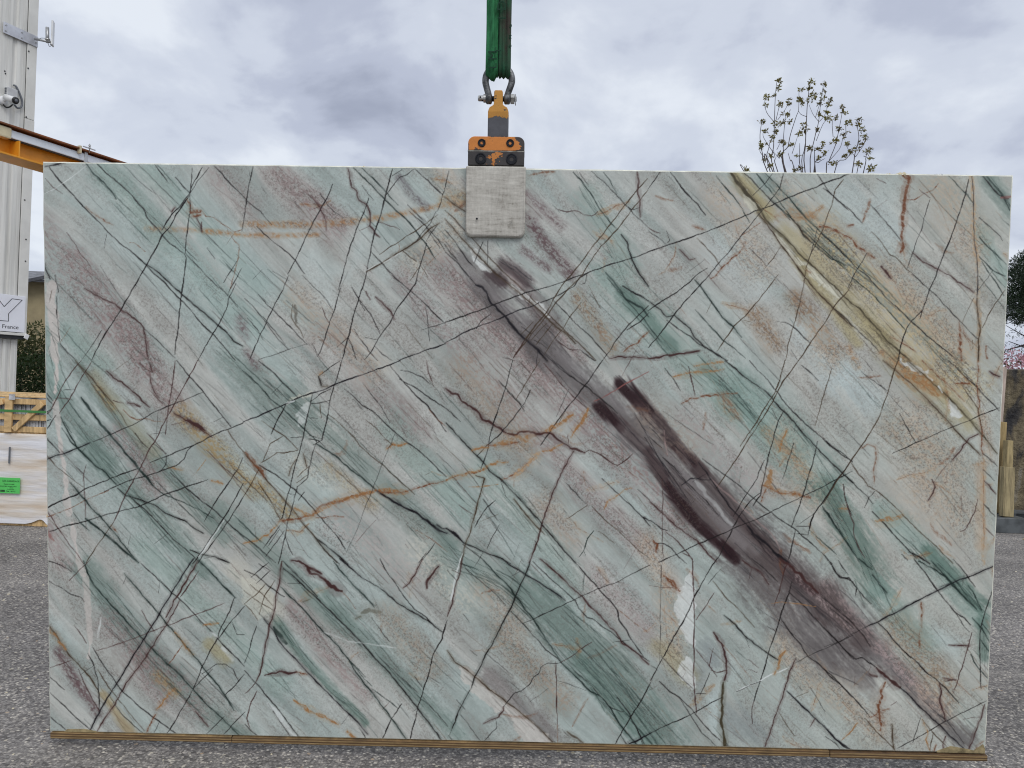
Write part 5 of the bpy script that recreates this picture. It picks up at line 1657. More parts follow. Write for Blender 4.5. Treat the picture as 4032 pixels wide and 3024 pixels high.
# gripping pad, its lower end dished back
b = bmesh.new()
prof = [(-.0015, .0), (-.024, .0), (-.0265, -.003), (-.0265, -.190), (-.0245, -.203), (-.019, -.216), (-.012, -.2215), (-.0015, -.2215)]
outl = rrect(-.0945, .0945, -.2215, 0, .018, .018, .004, .004, 6)
layers = [(-.0015, 0), (-.022, 0), (-.0255, .0015), (-.0268, .0045)]
rows = []
for (yy, ins) in layers:
    row = []
    for (x, z) in outl:
        k = 1 - ins / .0945; kz = 1 - ins / .11
        zz = -.11 + (z + .11) * kz
        y2 = yy
        if zz < -.175: y2 = min(-.0015, yy + (-.175 - zz) ** 2 * 5.2)
        row.append(b.verts.new((x * k, y2, zz)))
    rows.append(row)
n_ = len(outl)
for r0, r1 in zip(rows[:-1], rows[1:]):
    for i in range(n_):
        b.faces.new((r0[i], r0[(i + 1) % n_], r1[(i + 1) % n_], r1[i]))
# front skin as strips so that the dish is smooth
zs = [-.2165 + k * (.2155 - .004) / 12 for k in range(13)]
b.faces.new(rows[-1]); b.faces.new(list(reversed(rows[0])))
bm_obj('gripping_pad', b, padm, clamp)
prism('back_pad', rrect(-.093, .093, -.20, 0, .018, .018, 0, 0), ST + .002, ST + .03, MT['rubber'], clamp, .002)
for (x, z, dk) in ((-.058, -.166, MT['bolt']), (.054, -.1685, MT['rubber'])):
    V_, F_ = tube_geo([(x, -.0262, z), (x, -.0275, z)], .0034, 12); mesh('pin_hole', V_, F_, dk, clamp)
box('lower_block', (-.0895, -.024, .002), (.0890, .052, .0465), MT['platedark'], clamp, bev=.002)
prism('upper_block', rrect(-.0895, .0890, .0485, .0935, .002, .002, .021, .021), -.022, .050, MT['platetop'], clamp, .0025)
box('seam_strip', (-.0905, -.0225, .0462), (.0895, .051, .0488), simple('bare_edge', (.30, .29, .25), .4, metal=.3, var=.3, scale=40), clamp)
def bolt(x, z, r, y):
    o = empty('t'); bpy.data.objects.remove(o)
    bb = bmesh.new()
    seg = 24; ys = [(y, r), (y - .0022, r), (y - .0032, r * .93), (y - .0032, r * .80), (y - .0012, r * .74), (y - .0012, r * .5)]
    rings = [[bb.verts.new((x + rr * math.cos(2 * math.pi * k / seg), yy, z + rr * math.sin(2 * math.pi * k / seg))) for k in range(seg)] for yy, rr in ys]
    hexa = [bb.verts.new((x + r * .36 * (1 / max(abs(math.cos((2 * math.pi * k / seg) % (math.pi / 3) - math.pi / 6)), .5)) * math.cos(2 * math.pi * k / seg), y - .0012,
                          z + r * .36 * (1 / max(abs(math.cos((2 * math.pi * k / seg) % (math.pi / 3) - math.pi / 6)), .5)) * math.sin(2 * math.pi * k / seg))) for k in range(seg)]
    hexb = [bb.verts.new((v.co.x, y + .006, v.co.z)) for v in hexa]
    allr = rings + [hexa, hexb]
    for r0, r1 in zip(allr[:-1], allr[1:]):
        for k in range(seg): bb.faces.new((r0[k], r0[(k + 1) % seg], r1[(k + 1) % seg], r1[k]))
    bb.faces.new(hexb)
    return bm_obj('socket_bolt', bb, MT['bolt'], clamp)
bolt(-.0463, .0724, .0125, -.0222); bolt(.0436, .0728, .0125, -.0222)
bolt(-.0485, .0228, .0178, -.0242); bolt(.0489, .0225, .0178, -.0242)
box('stem', (-.029, -.010, .0925), (.0365, .033, .179), MT['stem'], clamp, bev=.004, seg=2)
prism('lifting_eye', [(-.028, .172), (.0355, .172), (.0352, .180), (.031, .1885), (.0225, .193), (.0185, .1965), (.0172, .203), (.0172, .2365), (.0148, .2415),
      (-.0078, .2415), (-.0102, .2365), (-.0102, .203), (-.0116, .1965), (-.0155, .193), (-.0235, .1885), (-.0275, .180)], -.0102, .0332, MT['paintyel'], clamp, .002)

# ---------------------------------------------------------------- bow shackle
sh = empty('bow_shackle', slab_frame(CU))
tag(sh, 'grey forged bow shackle joining the green sling to the clamp', 'shackle')
YC = .0115
bowp = [(-.0274, .214), (-.0285, .232), (-.0345, .2535), (-.0392, .2745), (-.0350, .298), (-.0195, .3155), (.0030, .3225), (.0265, .3160), (.0410, .2985), (.0450, .2765), (.0392, .2552), (.0322, .2340), (.0308, .214)]
sp_ = spline([(x, YC, z) for x, z in bowp], 5)
tube('bow', sp_, [.0098 + .0012 * abs(math.sin(i / (len(sp_) - 1) * math.pi)) for i in range(len(sp_))], MT['forged'], sh, 14)
for x in (-.0274, .0308):
    bb = bmesh.new()
    pr = [(-.0095, .010), (-.0095, .0135), (-.0065, .0168), (.0065, .0168), (.0095, .0135), (.0095, .010)]
    seg = 22
    rg = [[bb.verts.new((x + dx, YC + rr * math.cos(2 * math.pi * k / seg), .2205 + rr * math.sin(2 * math.pi * k / seg))) for k in range(seg)] for dx, rr in pr]
    for r0, r1 in zip(rg[:-1], rg[1:]):
        for k in range(seg): bb.faces.new((r0[k], r0[(k + 1) % seg], r1[(k + 1) % seg], r1[k]))
    bb.faces.new(rg[0]); bb.faces.new(list(reversed(rg[-1])))
    bm_obj('ear', bb, MT['forged'], sh, True)
tube('pin', [(-.050, YC, .2205), (.060, YC, .2205)], .0085, MT['bolt'], sh, 16)
tube('pin_head', [(-.0625, YC, .2215), (-.0600, YC, .2215), (-.0455, YC, .2215), (-.0445, YC, .2215), (-.0375, YC, .2215)], [.0070, .0092, .0092, .0132, .0132], MT['zinc'], sh, 18, False)
V_, F_ = tube_geo([(-.0545, YC - .0096, .2225), (-.0545, YC - .0082, .2225)], .003, 10); mesh('pin_hole', V_, F_, MT['bolt'], sh)
tube('nut', [(.0412, YC, .2205), (.0425, YC, .2205), (.0535, YC, .2205), (.0548, YC, .2205)], [.0135, .0155, .0155, .0135], MT['zinc'], sh, 6, False)
tube('pin_end', [(.0545, YC, .2205), (.0600, YC, .2205), (.0612, YC, .2205)], [.0082, .0082, .0065], MT['zinc'], sh, 14)
tube('split_pin', [(.0572, YC - .004, .2345), (.0572, YC - .010, .2225), (.0575, YC - .009, .2085), (.0580, YC - .006, .1985)], .0012, MT['zinc'], sh, 6)

# ---------------------------------------------------------------- green round sling
sling = empty('lifting_sling', slab_frame(CU))
tag(sling, 'green textile lifting sling hanging in two folded strands above the shackle', 'sling')
gA = simple('sling_green', (.034, .165, .070), .85, var=.26, scale=22, stretch=(2, 2, .7), bump=.35, bscale=420, spec=.15)
gB = simple('sling_green_dirty', (.028, .105, .058), .9, scale=16, stretch=(1.6, 1, .6), c2=(.058, .046, .040), bump=.35, bscale=420, spec=.12)
gI = simple('sling_print', (.008, .045, .024), .9, var=.1)
def strand(name, xb, xt, wb, wt, zb, m, seed, folds):
    r = random.Random(seed)
    # course: down the front, under the bow, up the back
    path = []
    zc_ = .318
    for z in [1.75 - k * .05 for k in range(29)]: path.append((z, YC - .0185 - .006 * max(0, z - zc_), (0, -1)))
    for k in range(9):
        a = math.pi * k / 8
        rad = .0185
        path.append((zc_ - (zc_ - zb - .007) * math.sin(a), YC - rad * math.cos(a), (-math.sin(a), -math.cos(a))))
    for z in [.33 + k * .10 for k in range(15)]: path.append((z, YC + .0185 + .006 * max(0, z - zc_), (0, 1)))
    ns = 26; Vv, Ff = [], []
    def pleat(s, z):
        p = 0
        for (c, w, h, dr, ph) in folds:
            cc = c + dr * math.sin(z * 4.0 + ph)
            p += h * max(0, 1 - abs(s - cc) / w) ** .8
        return p
    prev = None
    ring_ = []
    for (z, y, nrm) in path:
        t = max(0, min(1, (z - .33) / 1.2)); xc_ = xb + (xt - xb) * t; w = wb + (wt - wb) * t
        w *= 1 + .035 * math.sin(z * 19 + seed)
        ring = []
        for k in range(ns):                                   # outer face with its folds
            s = -1 + 2 * k / (ns - 1)
            th_ = .0068 * (1 - abs(s) ** 3.2) + .0010 + pleat(s, z)
            ring.append((xc_ + s * w / 2, y + nrm[1] * th_, z + nrm[0] * th_))
        for k in range(ns):
            s = 1 - 2 * k / (ns - 1); th_ = -.0062 * (1 - abs(s) ** 3.2)
            ring.append((xc_ + s * w / 2 * .98, y + nrm[1] * th_, z + nrm[0] * th_))
        ring_.append(ring)
    for rg in ring_: Vv.extend(rg)
    K = 2 * ns
    for i in range(len(ring_) - 1):
        for k in range(K): Ff.append((i * K + k, i * K + (k + 1) % K, (i + 1) * K + (k + 1) % K, (i + 1) * K + k))
    return mesh(name, Vv, Ff, m, sling, True)
s1 = strand('strand', -.0192, -.0160, .0385, .0400, .2860, gA, 3, [(-.95, .4, .004, .1, 0), (-.30, .5, .0085, .30, .6), (.40, .30, .0075, .30, 2.0), (.95, .22, .005, .1, 1)])
s2 = strand('strand', .0198, .0235, .0400, .0420, .2915, gB, 8, [(-.8, .3, .009, .1, .3), (-.2, .32, .007, .25, 1.5), (.45, .45, .0095, .2, .2), (.95, .2, .004, .05, 2)])
def on_sling(body, x, z, size, y=-.0196, parent=None, sx=1.0, yaw=0):
    mw = Matrix.Translation((x, y, z)) @ Euler((R(90), 0, R(yaw)), 'XYZ').to_matrix().to_4x4() @ Matrix.Rotation(R(90), 4, 'Z')
    return text_mesh('lettering', body, size, gI, parent, mw, extrude=.0008, sx=sx)
on_sling('M', -.0028, .3265, .040, parent=s1, y=-.0285, sx=1.0); on_sling('L', -.0035, .3010, .036, parent=s1, y=-.0275)
on_sling('D', .0235, .478, .040, parent=s2, y=-.0285, sx=1.1); on_sling('I', .0235, .452, .038, parent=s2, y=-.0285); on_sling('T', .0105, .345, .026, parent=s2, y=-.0285, sx=1.5)
on_sling('G', .0425, .430, .016, parent=s2, y=-.0215); on_sling('N', .0425, .396, .016, parent=s2, y=-.0215); on_sling('E', .0425, .37, .016, parent=s2, y=-.0215)

# ---------------------------------------------------------------- industrial building on the left
DW = Vector((math.sin(R(22.7)), math.cos(R(22.7)), 0)); NW = Vector((DW.y, -DW.x, 0))
def wall_frame(o):
    return Matrix(((DW.x, -NW.x, 0, o[0]), (DW.y, -NW.y, 0, o[1]), (0, 0, 1, o[2]), (0, 0, 0, 1)))
CORN = (-6.984, 11.0, 0.0)
WF = wall_frame(CORN)
bld = empty('industrial_building', WF)
tag(bld, 'tall industrial building clad in off-white ribbed metal sheets', 'building')
prof = []
w = .142
while w < 6.0:
    prof += [(w, 0), (w + .048, 0), (w + .052, .004), (w + .057, 0), (w + .128, 0), (w + .142, .020), (w + .186, .020), (w + .200, 0), (w + .262, 0), (w + .266, .004), (w + .271, 0)]
    w += .333
V_, F_ = [], []
for (ww, yy) in prof: V_ += [(-ww, yy, 1.655), (-ww, yy, 8.0)]
for i in range(len(prof) - 1): F_.append((2 * i + 2, 2 * i, 2 * i + 1, 2 * i + 3))
mesh('cladding', V_, F_, MT['clad'], bld)
wend = prof[-1][0]
box('corner_trim', (-.1385, -.020, 4.758), (0, .03, 8.0), MT['clad2'], bld, bev=.003)
box('corner_trim', (-.1385, -.022, 1.66), (.001, .03, 4.752), MT['clad2'], bld, bev=.003)
box('trim_joint', (-.1425, -.006, 1.66), (-.1385, .02, 8.0), MT['joint'], bld)
box('core_wall', (-wend, .032, 1.66), (-.004, 6.0, 7.96), MT['clad2'], bld)
box('lower_wall', (-wend, .06, 0), (-.07, 5.9, 1.655), MT['clad2'], bld)
for k in range(9):
    ww = .10 + k * .115
    box('cladding_rib', (-ww - .07, .045, 0.0), (-ww + .0, .062, 1.62), MT['clad'], bld, bev=.004)
box('drip_ledge', (-wend, -.05, 1.675), (-.012, .05, 1.712), MT['clad2'], bld, bev=.004)
box('shadow_gap', (-wend, -.03, 1.628), (-.03, .058, 1.674), MT['joint'], bld)
box('end_flashing', (-.052, -.062, 1.632), (.012, -.051, 1.705), MT['plwhite'], bld, bev=.004, rot=Matrix.Rotation(R(24), 3, 'Y'))
def screw(w_, z_, y_=-.022):
    V2, F2 = tube_geo([(-w_, y_, z_), (-w_, y_ - .006, z_)], .010, 10); return mesh('screw', V2, F2, MT['bolt'], bld)
for w_, z_ in ((.124, 5.70), (.124, 5.46), (.124, 4.77), (.06, 4.40 - 1.35), (.055, 2.74), (.10, 3.6)): screw(w_, z_)
screw(.425, 5.27, .0); screw(.435, 5.30, .0)

# sign board with the outline letter
sign = empty('sign_board', WF)
tag(sign, 'white sign board with an outlined Y above the word France', 'sign')
box('board', (-1.25, -.048, 1.722), (-.046, -.024, 2.236), MT['sign'], sign, bev=.002)
Yp = [(.351, 2.062), (.245, 2.184), (.098, 2.181), (.285, 1.972), (.283, 1.866), (.419, 1.866), (.417, 1.972), (.604, 2.181), (.457, 2.184)]
for a, c in zip(Yp, Yp[1:] + Yp[:1]):
    tube('letter_line', [(-a[0], -.0485, a[1]), (-c[0], -.0485, c[1])], .0042, MT['ink'], sign, 6, False)
text_mesh('lettering', 'France', .077, MT['inkgrey'], sign, Matrix.Translation((-.372, -.0492, 1.765)) @ Matrix.Rotation(R(90), 4, 'X'), extrude=.0008, sx=1.14)

# antenna on its bracket
ant = empty('wifi_antenna', WF)
tag(ant, 'flat white radio antenna on a metal arm bolted to the building', 'antenna')
box('mounting_plate', (-.496, -.034, 5.803), (-.0, -.0225, 5.956), MT['alu'], ant, bev=.002)
for w_, z_ in ((.46, 5.918), (.46, 5.84), (.235, 5.915), (.235, 5.84), (.03, 5.86)):
    V2, F2 = tube_geo([(-w_, -.034, z_), (-w_, -.045, z_)], .011, 8); mesh('bolt', V2, F2, MT['galv'], ant)
def wl(p): return WF.inverted() @ Vector(p)
arm0 = wl((-6.95, 10.90, 5.888)); arm1 = wl((-6.745, 10.945, 5.872))
tube('arm', [arm0, arm1], .017, MT['galv'], ant, 12)
m0 = wl((-6.790, 10.94, 5.86)); m1 = wl((-6.800, 10.94, 6.075))
tube('mast', [m0, m1], .024, MT['galv'], ant, 14)
tube('clamp_ring', [m0 + Vector((0, 0, .03)), m0 + Vector((0, 0, .055))], .032, MT['zinc'], ant, 14)
pc = wl((-6.725, 10.95, 5.985))
box('panel', (pc.x - .055, pc.y - .011, pc.z - .165), (pc.x + .055, pc.y + .011, pc.z + .185), MT['plwhite'], ant, bev=.006, rot=Matrix.Rotation(R(42), 3, 'Z'))
tube('panel_bracket', [pc + Vector((-.01, 0, -.10)), pc + Vector((-.02, 0, -.16))], .012, MT['zinc'], ant, 8)
tube('cable', spline([arm0 + Vector((.06, 0, .02)), arm0 + Vector((.10, 0, .055)), m0 + Vector((-.02, 0, .05))], 5), .004, MT['cable'], ant, 6)
tube('cable', spline([arm1 + Vector((-.05, 0, -.02)), arm1 + Vector((-.02, 0, -.07)), pc + Vector((-.01, 0, -.16))], 5), .004, MT['cable'], ant, 6)

# security camera
cc = empty('security_camera', WF)
tag(cc, 'white bullet security camera with junction box and grey cable loop', 'camera')
box('junction_box', (-.435, -.075, 4.965), (-.288, -.002, 5.082), MT['boxgrey'], cc, bev=.008)
for zz in (4.985, 5.02, 5.055):
    V2, F2 = tube_geo([(-.436, -.04, zz), (-.445, -.04, zz)], .013, 10); mesh('cable_gland', V2, F2, MT['cable'], cc)
V2, F2 = tube_geo([(-.455, 0, 4.885), (-.455, -.03, 4.885), (-.452, -.045, 4.885)], [.062, .062, .045], 20); mesh('wall_mount', V2, F2, MT['plwhite'], cc, True)
tube('arm', [(-.455, -.03, 4.885), (-.45, -.09, 4.90)], .022, MT['plwhite'], cc, 12)
bd = [(-.450, -.06, 4.930), (-.428, -.225, 4.875)]
tube('housing', [bd[0], bd[1]], .043, MT['plwhite'], cc, 20)
dv_ = (Vector(bd[1]) - Vector(bd[0])).normalized(); e0 = Vector(bd[1])
tube('lens_hood', [e0 - dv_ * .004, e0 + dv_ * .022], .046, MT['plblack'], cc, 20)
tube('lens', [e0 + dv_ * .021, e0 + dv_ * .024], .024, MT['cable'], cc, 16)
tube('cable', spline([(-.305, .0, 5.155), (-.285, -.025, 5.14), (-.23, -.03, 5.05), (-.195, -.03, 4.96), (-.21, -.03, 4.88), (-.27, -.04, 4.848), (-.33, -.07, 4.87)], 6), .0135, MT['cable'], cc, 8)
tube('cable', spline([(-.47, -.02, 4.86), (-.44, -.05, 4.80), (-.39, -.06, 4.815), (-.36, -.08, 4.86)], 6), .010, MT['plblack'], cc, 8)

# ---------------------------------------------------------------- overhead crane beam
BF = wall_frame((-4.51285, 7.0, 3.3492))
beam = empty('crane_beam', BF)
tag(beam, 'orange steel crane runway beam passing behind the top corner of the slab', 'crane beam')
X0, X1 = -2.6, 5.2
box('web', (X0, -.006, -.24), (X1, .006, 0), MT['orange'], beam)
box('top_flange', (X0, -.135, 0.001), (X1, .135, .016), MT['flange_brown'], beam, bev=.002)  # whole top flange coloured darker and redder than the web
box('bottom_flange', (X0, -.135, -.257), (X1, .135, -.241), MT['orange'], beam, bev=.002)
for x in (-1.9, -.135, 1.65, 3.4):
    box('stiffener', (x - .006, -.125, -.2405), (x + .006, -.0065, -.103), MT['orange'], beam)
for x in (2.2, 5.0):
    box('column', (x - .08, -.08, -3.3492), (x + .08, .08, -.258), MT['orange'], beam)
rail = empty('conductor_rail', BF)
tag(rail, 'white enclosed power rail running along the orange beam', 'power rail')
box('duct', (-.20, -.098, -.090), (X1, -.042, -.018), MT['duct'], rail, bev=.007, seg=2)
box('seal_lip', (-.20, -.086, -.100), (X1, -.054, -.091), MT['plblack'], rail)
box('end_cap', (-.52, -.115, -.105), (-.2, -.035, -.008), MT['cream'], rail, bev=.012, seg=2)
for x, m_ in ((.452, MT['cream']), (2.0, MT['cream']), (3.6, MT['cream'])):
    box('hanger', (x - .011, -.140, -.040), (x + .011, -.1005, .034), m_, rail, bev=.003)
box('hanger_clip', (.520, -.106, -.105), (.556, -.0355, -.0005), MT['galv'], rail, bev=.003)
tube('hanger_screw', [(.538, -.145, -.01), (.538, -.145, .075)], .005, MT['zinc'], rail, 6)
for zz in (.03, .052): tube('hanger_nut', [(.538, -.145, zz), (.538, -.145, zz + .012)], .012, MT['zinc'], rail, 6, False)
box('junction_strip', (.470, -.150, .028), (.60, -.139, .036), MT['galv'], rail)

# ---------------------------------------------------------------- wrapped pallet and tile crate on the left
pal = empty('wrapped_pallet', Matrix.Translation((-4.15, 6.43, 0)))
tag(pal, 'pallet load wrapped in milky white plastic film with a green label', 'pallet')
def film():
    b = bmesh.new(); rs = random.Random(2)
    nz, na = 46, 96; hw, hd = .60, .42
    rows = []
    for i in range(nz + 1):
        z = .055 + .665 * i / nz
        row = []
        for k in range(na):
            a = 2 * math.pi * k / na
            c, s = math.cos(a), math.sin(a)
            e = .16
            x = math.copysign(abs(c) ** e, c) * hw; y = math.copysign(abs(s) ** e, s) * hd
            f = 1 + .002 * math.sin(z * 60 + 2 * math.sin(a * 3)) + .0015 * math.sin(z * 130 + a * 5) + .006 * math.sin(z * 23 + a)
            sag = .012 * math.sin(a * 2 + z * 9) * math.sin(z * 14)
            if i == 0: sag += .022 * math.sin(a * 9) - .01
            row.append(b.verts.new((x * f, y * f, z + sag)))
        rows.append(row)
    for r0, r1 in zip(rows[:-1], rows[1:]):
        for k in range(na): b.faces.new((r0[k], r0[(k + 1) % na], r1[(k + 1) % na], r1[k]))
    b.faces.new(rows[-1])
    return b
def film_mat():
    m, t, b = new_mat('stretch_film'); l = t.links.new
    tcn = nd(t, 'ShaderNodeTexCoord'); mp_ = nd(t, 'ShaderNodeMapping'); mp_.inputs['Scale'].default_value = (.8, .8, 5.5); l(tcn.outputs['Object'], mp_.inputs[0])
    a = nd(t, 'ShaderNodeTexNoise', Scale=1.6, Detail=4.0, Roughness=.55); l(mp_.outputs[0], a.inputs['Vector'])
    rp = nd(t, 'ShaderNodeValToRGB'); l(a.outputs['Fac'], rp.inputs[0]); E = rp.color_ramp.elements
    E[0].position = .38; E[0].color = (.56, .46, .36, 1); E[1].position = .62; E[1].color = (.74, .74, .77, 1)
    e = E.new(.48); e.color = (.66, .60, .53, 1)
    l(rp.outputs[0], b.inputs['Base Color']); b.inputs['Roughness'].default_value = .35
    n = nd(t, 'ShaderNodeTexNoise', Scale=3.0, Detail=5.0); 
    m2 = nd(t, 'ShaderNodeMapping'); m2.inputs['Scale'].default_value = (1, 1, 9); l(tcn.outputs['Object'], m2.inputs[0]); l(m2.outputs[0], n.inputs['Vector'])
    bp = nd(t, 'ShaderNodeBump', Strength=.5, Distance=.014); l(n.outputs['Fac'], bp.inputs['Height']); l(bp.outputs[0], b.inputs['Normal'])
    return m
bm_obj('film_wrap', film(), film_mat(), pal, True)
for y0 in (-.40, -.05, .30):
    box('skid', (-.58, y0, .0), (.58, y0 + .10, .075), MT['woodh'], pal, bev=.004)
box('deck_board', (-.59, -.41, .076), (.59, .41, .10), MT['woodh'], pal, bev=.003)
box('corner_slot', (.250, -.440, .49), (.262, -.428, .62), MT['cable'], pal, bev=.003)
lab = box('label', (.07, -.4385, .2585), (.349, -.4365, .380), MT['label'], pal)
lb = Matrix.Rotation(R(90), 4, 'X')
for (txt, x, z, s) in (('SAA CARRELAGE', 0.212, .348, .0175), ('FRANCO SUISSE', 0.224, .325, .0115), ('COLOMBES Terrasse et Seuil', 0.195, .3095, .0105), ('Chantier', 0.268, .299, .009), ('livraison cuisine', 0.252, .288, .0085), ('Cde 136315', 0.241, .270, .0150)):
    text_mesh('lettering', txt, s, MT['ink'], lab, Matrix.Translation((x, -.4392, z)) @ lb, extrude=.0003)
for k in range(13):
    x = .198 + k * .0028
    box('barcode_bar', (x, -.4394, .268), (x + .0011 + .0006 * (k % 3), -.4386, .284), MT['ink'], lab)

crate = empty('tile_crate', Matrix.Translation((-4.15, 6.42, .735)))
tag(crate, 'pine slatted crate full of upright tiles on top of the wrapped pallet', 'crate')
def board(lo, hi, rot=None, m='woodh'): return box('board', lo, hi, MT[m], crate, bev=.003, rot=rot)
H0 = -.40
board((-.60, H0 - .012, .0), (.60, H0 + .010, .046)); board((-.60, H0 - .012, .095), (.60, H0 + .010, .141)); board((-.60, H0 - .012, .218), (.60, H0 + .010, .262))
for x in (-.55, .208, .54):
    board((x - .0, H0 - .034, 0), (x + .058, H0 - .0125, .272), m='wood')
for (xa, za, xb, zb) in ((.280, .018, .50, .235), (-.49, .02, .19, .235)):
    L_ = math.hypot(xb - xa, zb - za); an = math.atan2(zb - za, xb - xa)
    board(((xa + xb) / 2 - L_ / 2, H0 - .033, (za + zb) / 2 - .021), ((xa + xb) / 2 + L_ / 2, H0 - .0125, (za + zb) / 2 + .021), Matrix.Rotation(-an, 3, 'Y'))
board((-.62, H0 - .02, .2725), (.68, H0 + .12, .286)); board((-.62, .28, .2725), (.68, .40, .286)); board((-.62, -.05, .2725), (.68, .07, .286))
board((-.60, .388, .0), (.60, .40, .262)); board((-.60, H0, -.014), (.60, .4, -.001))
rt = random.Random(4)
x = -.585
while x < .585:
    w_ = rt.choice((.010, .010, .012, .014)); h = rt.uniform(.238, .258)
    box('tile', (x, H0 + .014 + rt.uniform(0, .018), .0), (x + w_ - .0016, .30, h), MT['tile'], crate)
    x += w_
box('strapping_band', (-.63, H0 - .0385, .158), (.69, H0 - .0355, .176), MT['greenband'], crate)
box('silver_tape', (.243, H0 - .039, .252), (.290, H0 - .0345, .296), MT['silver'], crate, bev=.001)

MT['slate'] = simple('roof_slate', (.20, .205, .22), .7, var=.25, scale=6)
# ---------------------------------------------------------------- house beyond
house = empty('house', Matrix.Translation((-12.6, 20.0, 0)))
tag(house, 'beige rendered house with dark tiled roof behind the ribbed building', 'house')
box('wall', (-3.5, 0, 0), (2.6, 6, 3.46), MT['beige'], house)
for k in range(9):
    z0 = 3.43 + k * .052; y0 = -.35 + k * .20
    box('roof_course', (-3.8, y0, z0), (2.9, y0 + .26, z0 + .026), MT['slate'], house, rot=Matrix.Rotation(R(14), 3, 'X'))
box('roof_board', (-3.75, -.30, 3.44), (2.85, 3.3, 3.46), MT['roof'], house)
box('fascia', (-1.0, -.42, 3.36), (1.2, -.36, 3.44), MT['roof'], house, rot=Matrix.Rotation(R(-14), 3, 'Y'))

# ---------------------------------------------------------------- foliage helpers
def leaves(name, pts, m, parent, seed, ln=(.03, .06), wd=.4, droop=.3, up=0.0):
    """many small kite leaves at given points (position, spread)"""
    r = random.Random(seed); V_, F_ = [], []
    for (p, sprd, n, dirv) in pts:
        for i in range(n):
            q = Vector((r.gauss(0, 1), r.gauss(0, 1), r.gauss(0, 1)))
            q = q.normalized() * sprd * r.random() ** .5
            c = Vector(p) + q
            d = (q.normalized() * .7 + Vector((r.gauss(0, .6), r.gauss(0, .6), r.gauss(0, .5) - droop + up)) + Vector(dirv) * .8)
            if d.length < 1e-4: d = Vector((0, 0, 1))
            d.normalize(); L_ = r.uniform(*ln)
            s = d.cross(Vector((r.gauss(0, 1), r.gauss(0, 1), r.gauss(0, 1)))); s.normalize(); s *= L_ * wd * .5
            nn = d.cross(s).normalized() * L_ * .08
            b0 = len(V_)
            V_ += [c, c + d * L_ * .45 + s + nn, c + d * L_, c + d * L_ * .45 - s + nn]
            F_ += [(b0, b0 + 1, b0 + 2), (b0, b0 + 2, b0 + 3)]
    return mesh(name, V_, F_, m, parent)
def branches(name, lst, m, parent, seg=5):
    V_, F_ = [], []
    for (pts, r0, r1) in lst:
        s = spline(pts, 4); n = len(s)
        v, f = tube_geo(s, [r0 + (r1 - r0) * i / (n - 1) for i in range(n)], seg)
        b0 = len(V_); V_ += v; F_ += [tuple(b0 + i for i in q) for q in f]
    return mesh(name, V_, F_, m, parent, True)

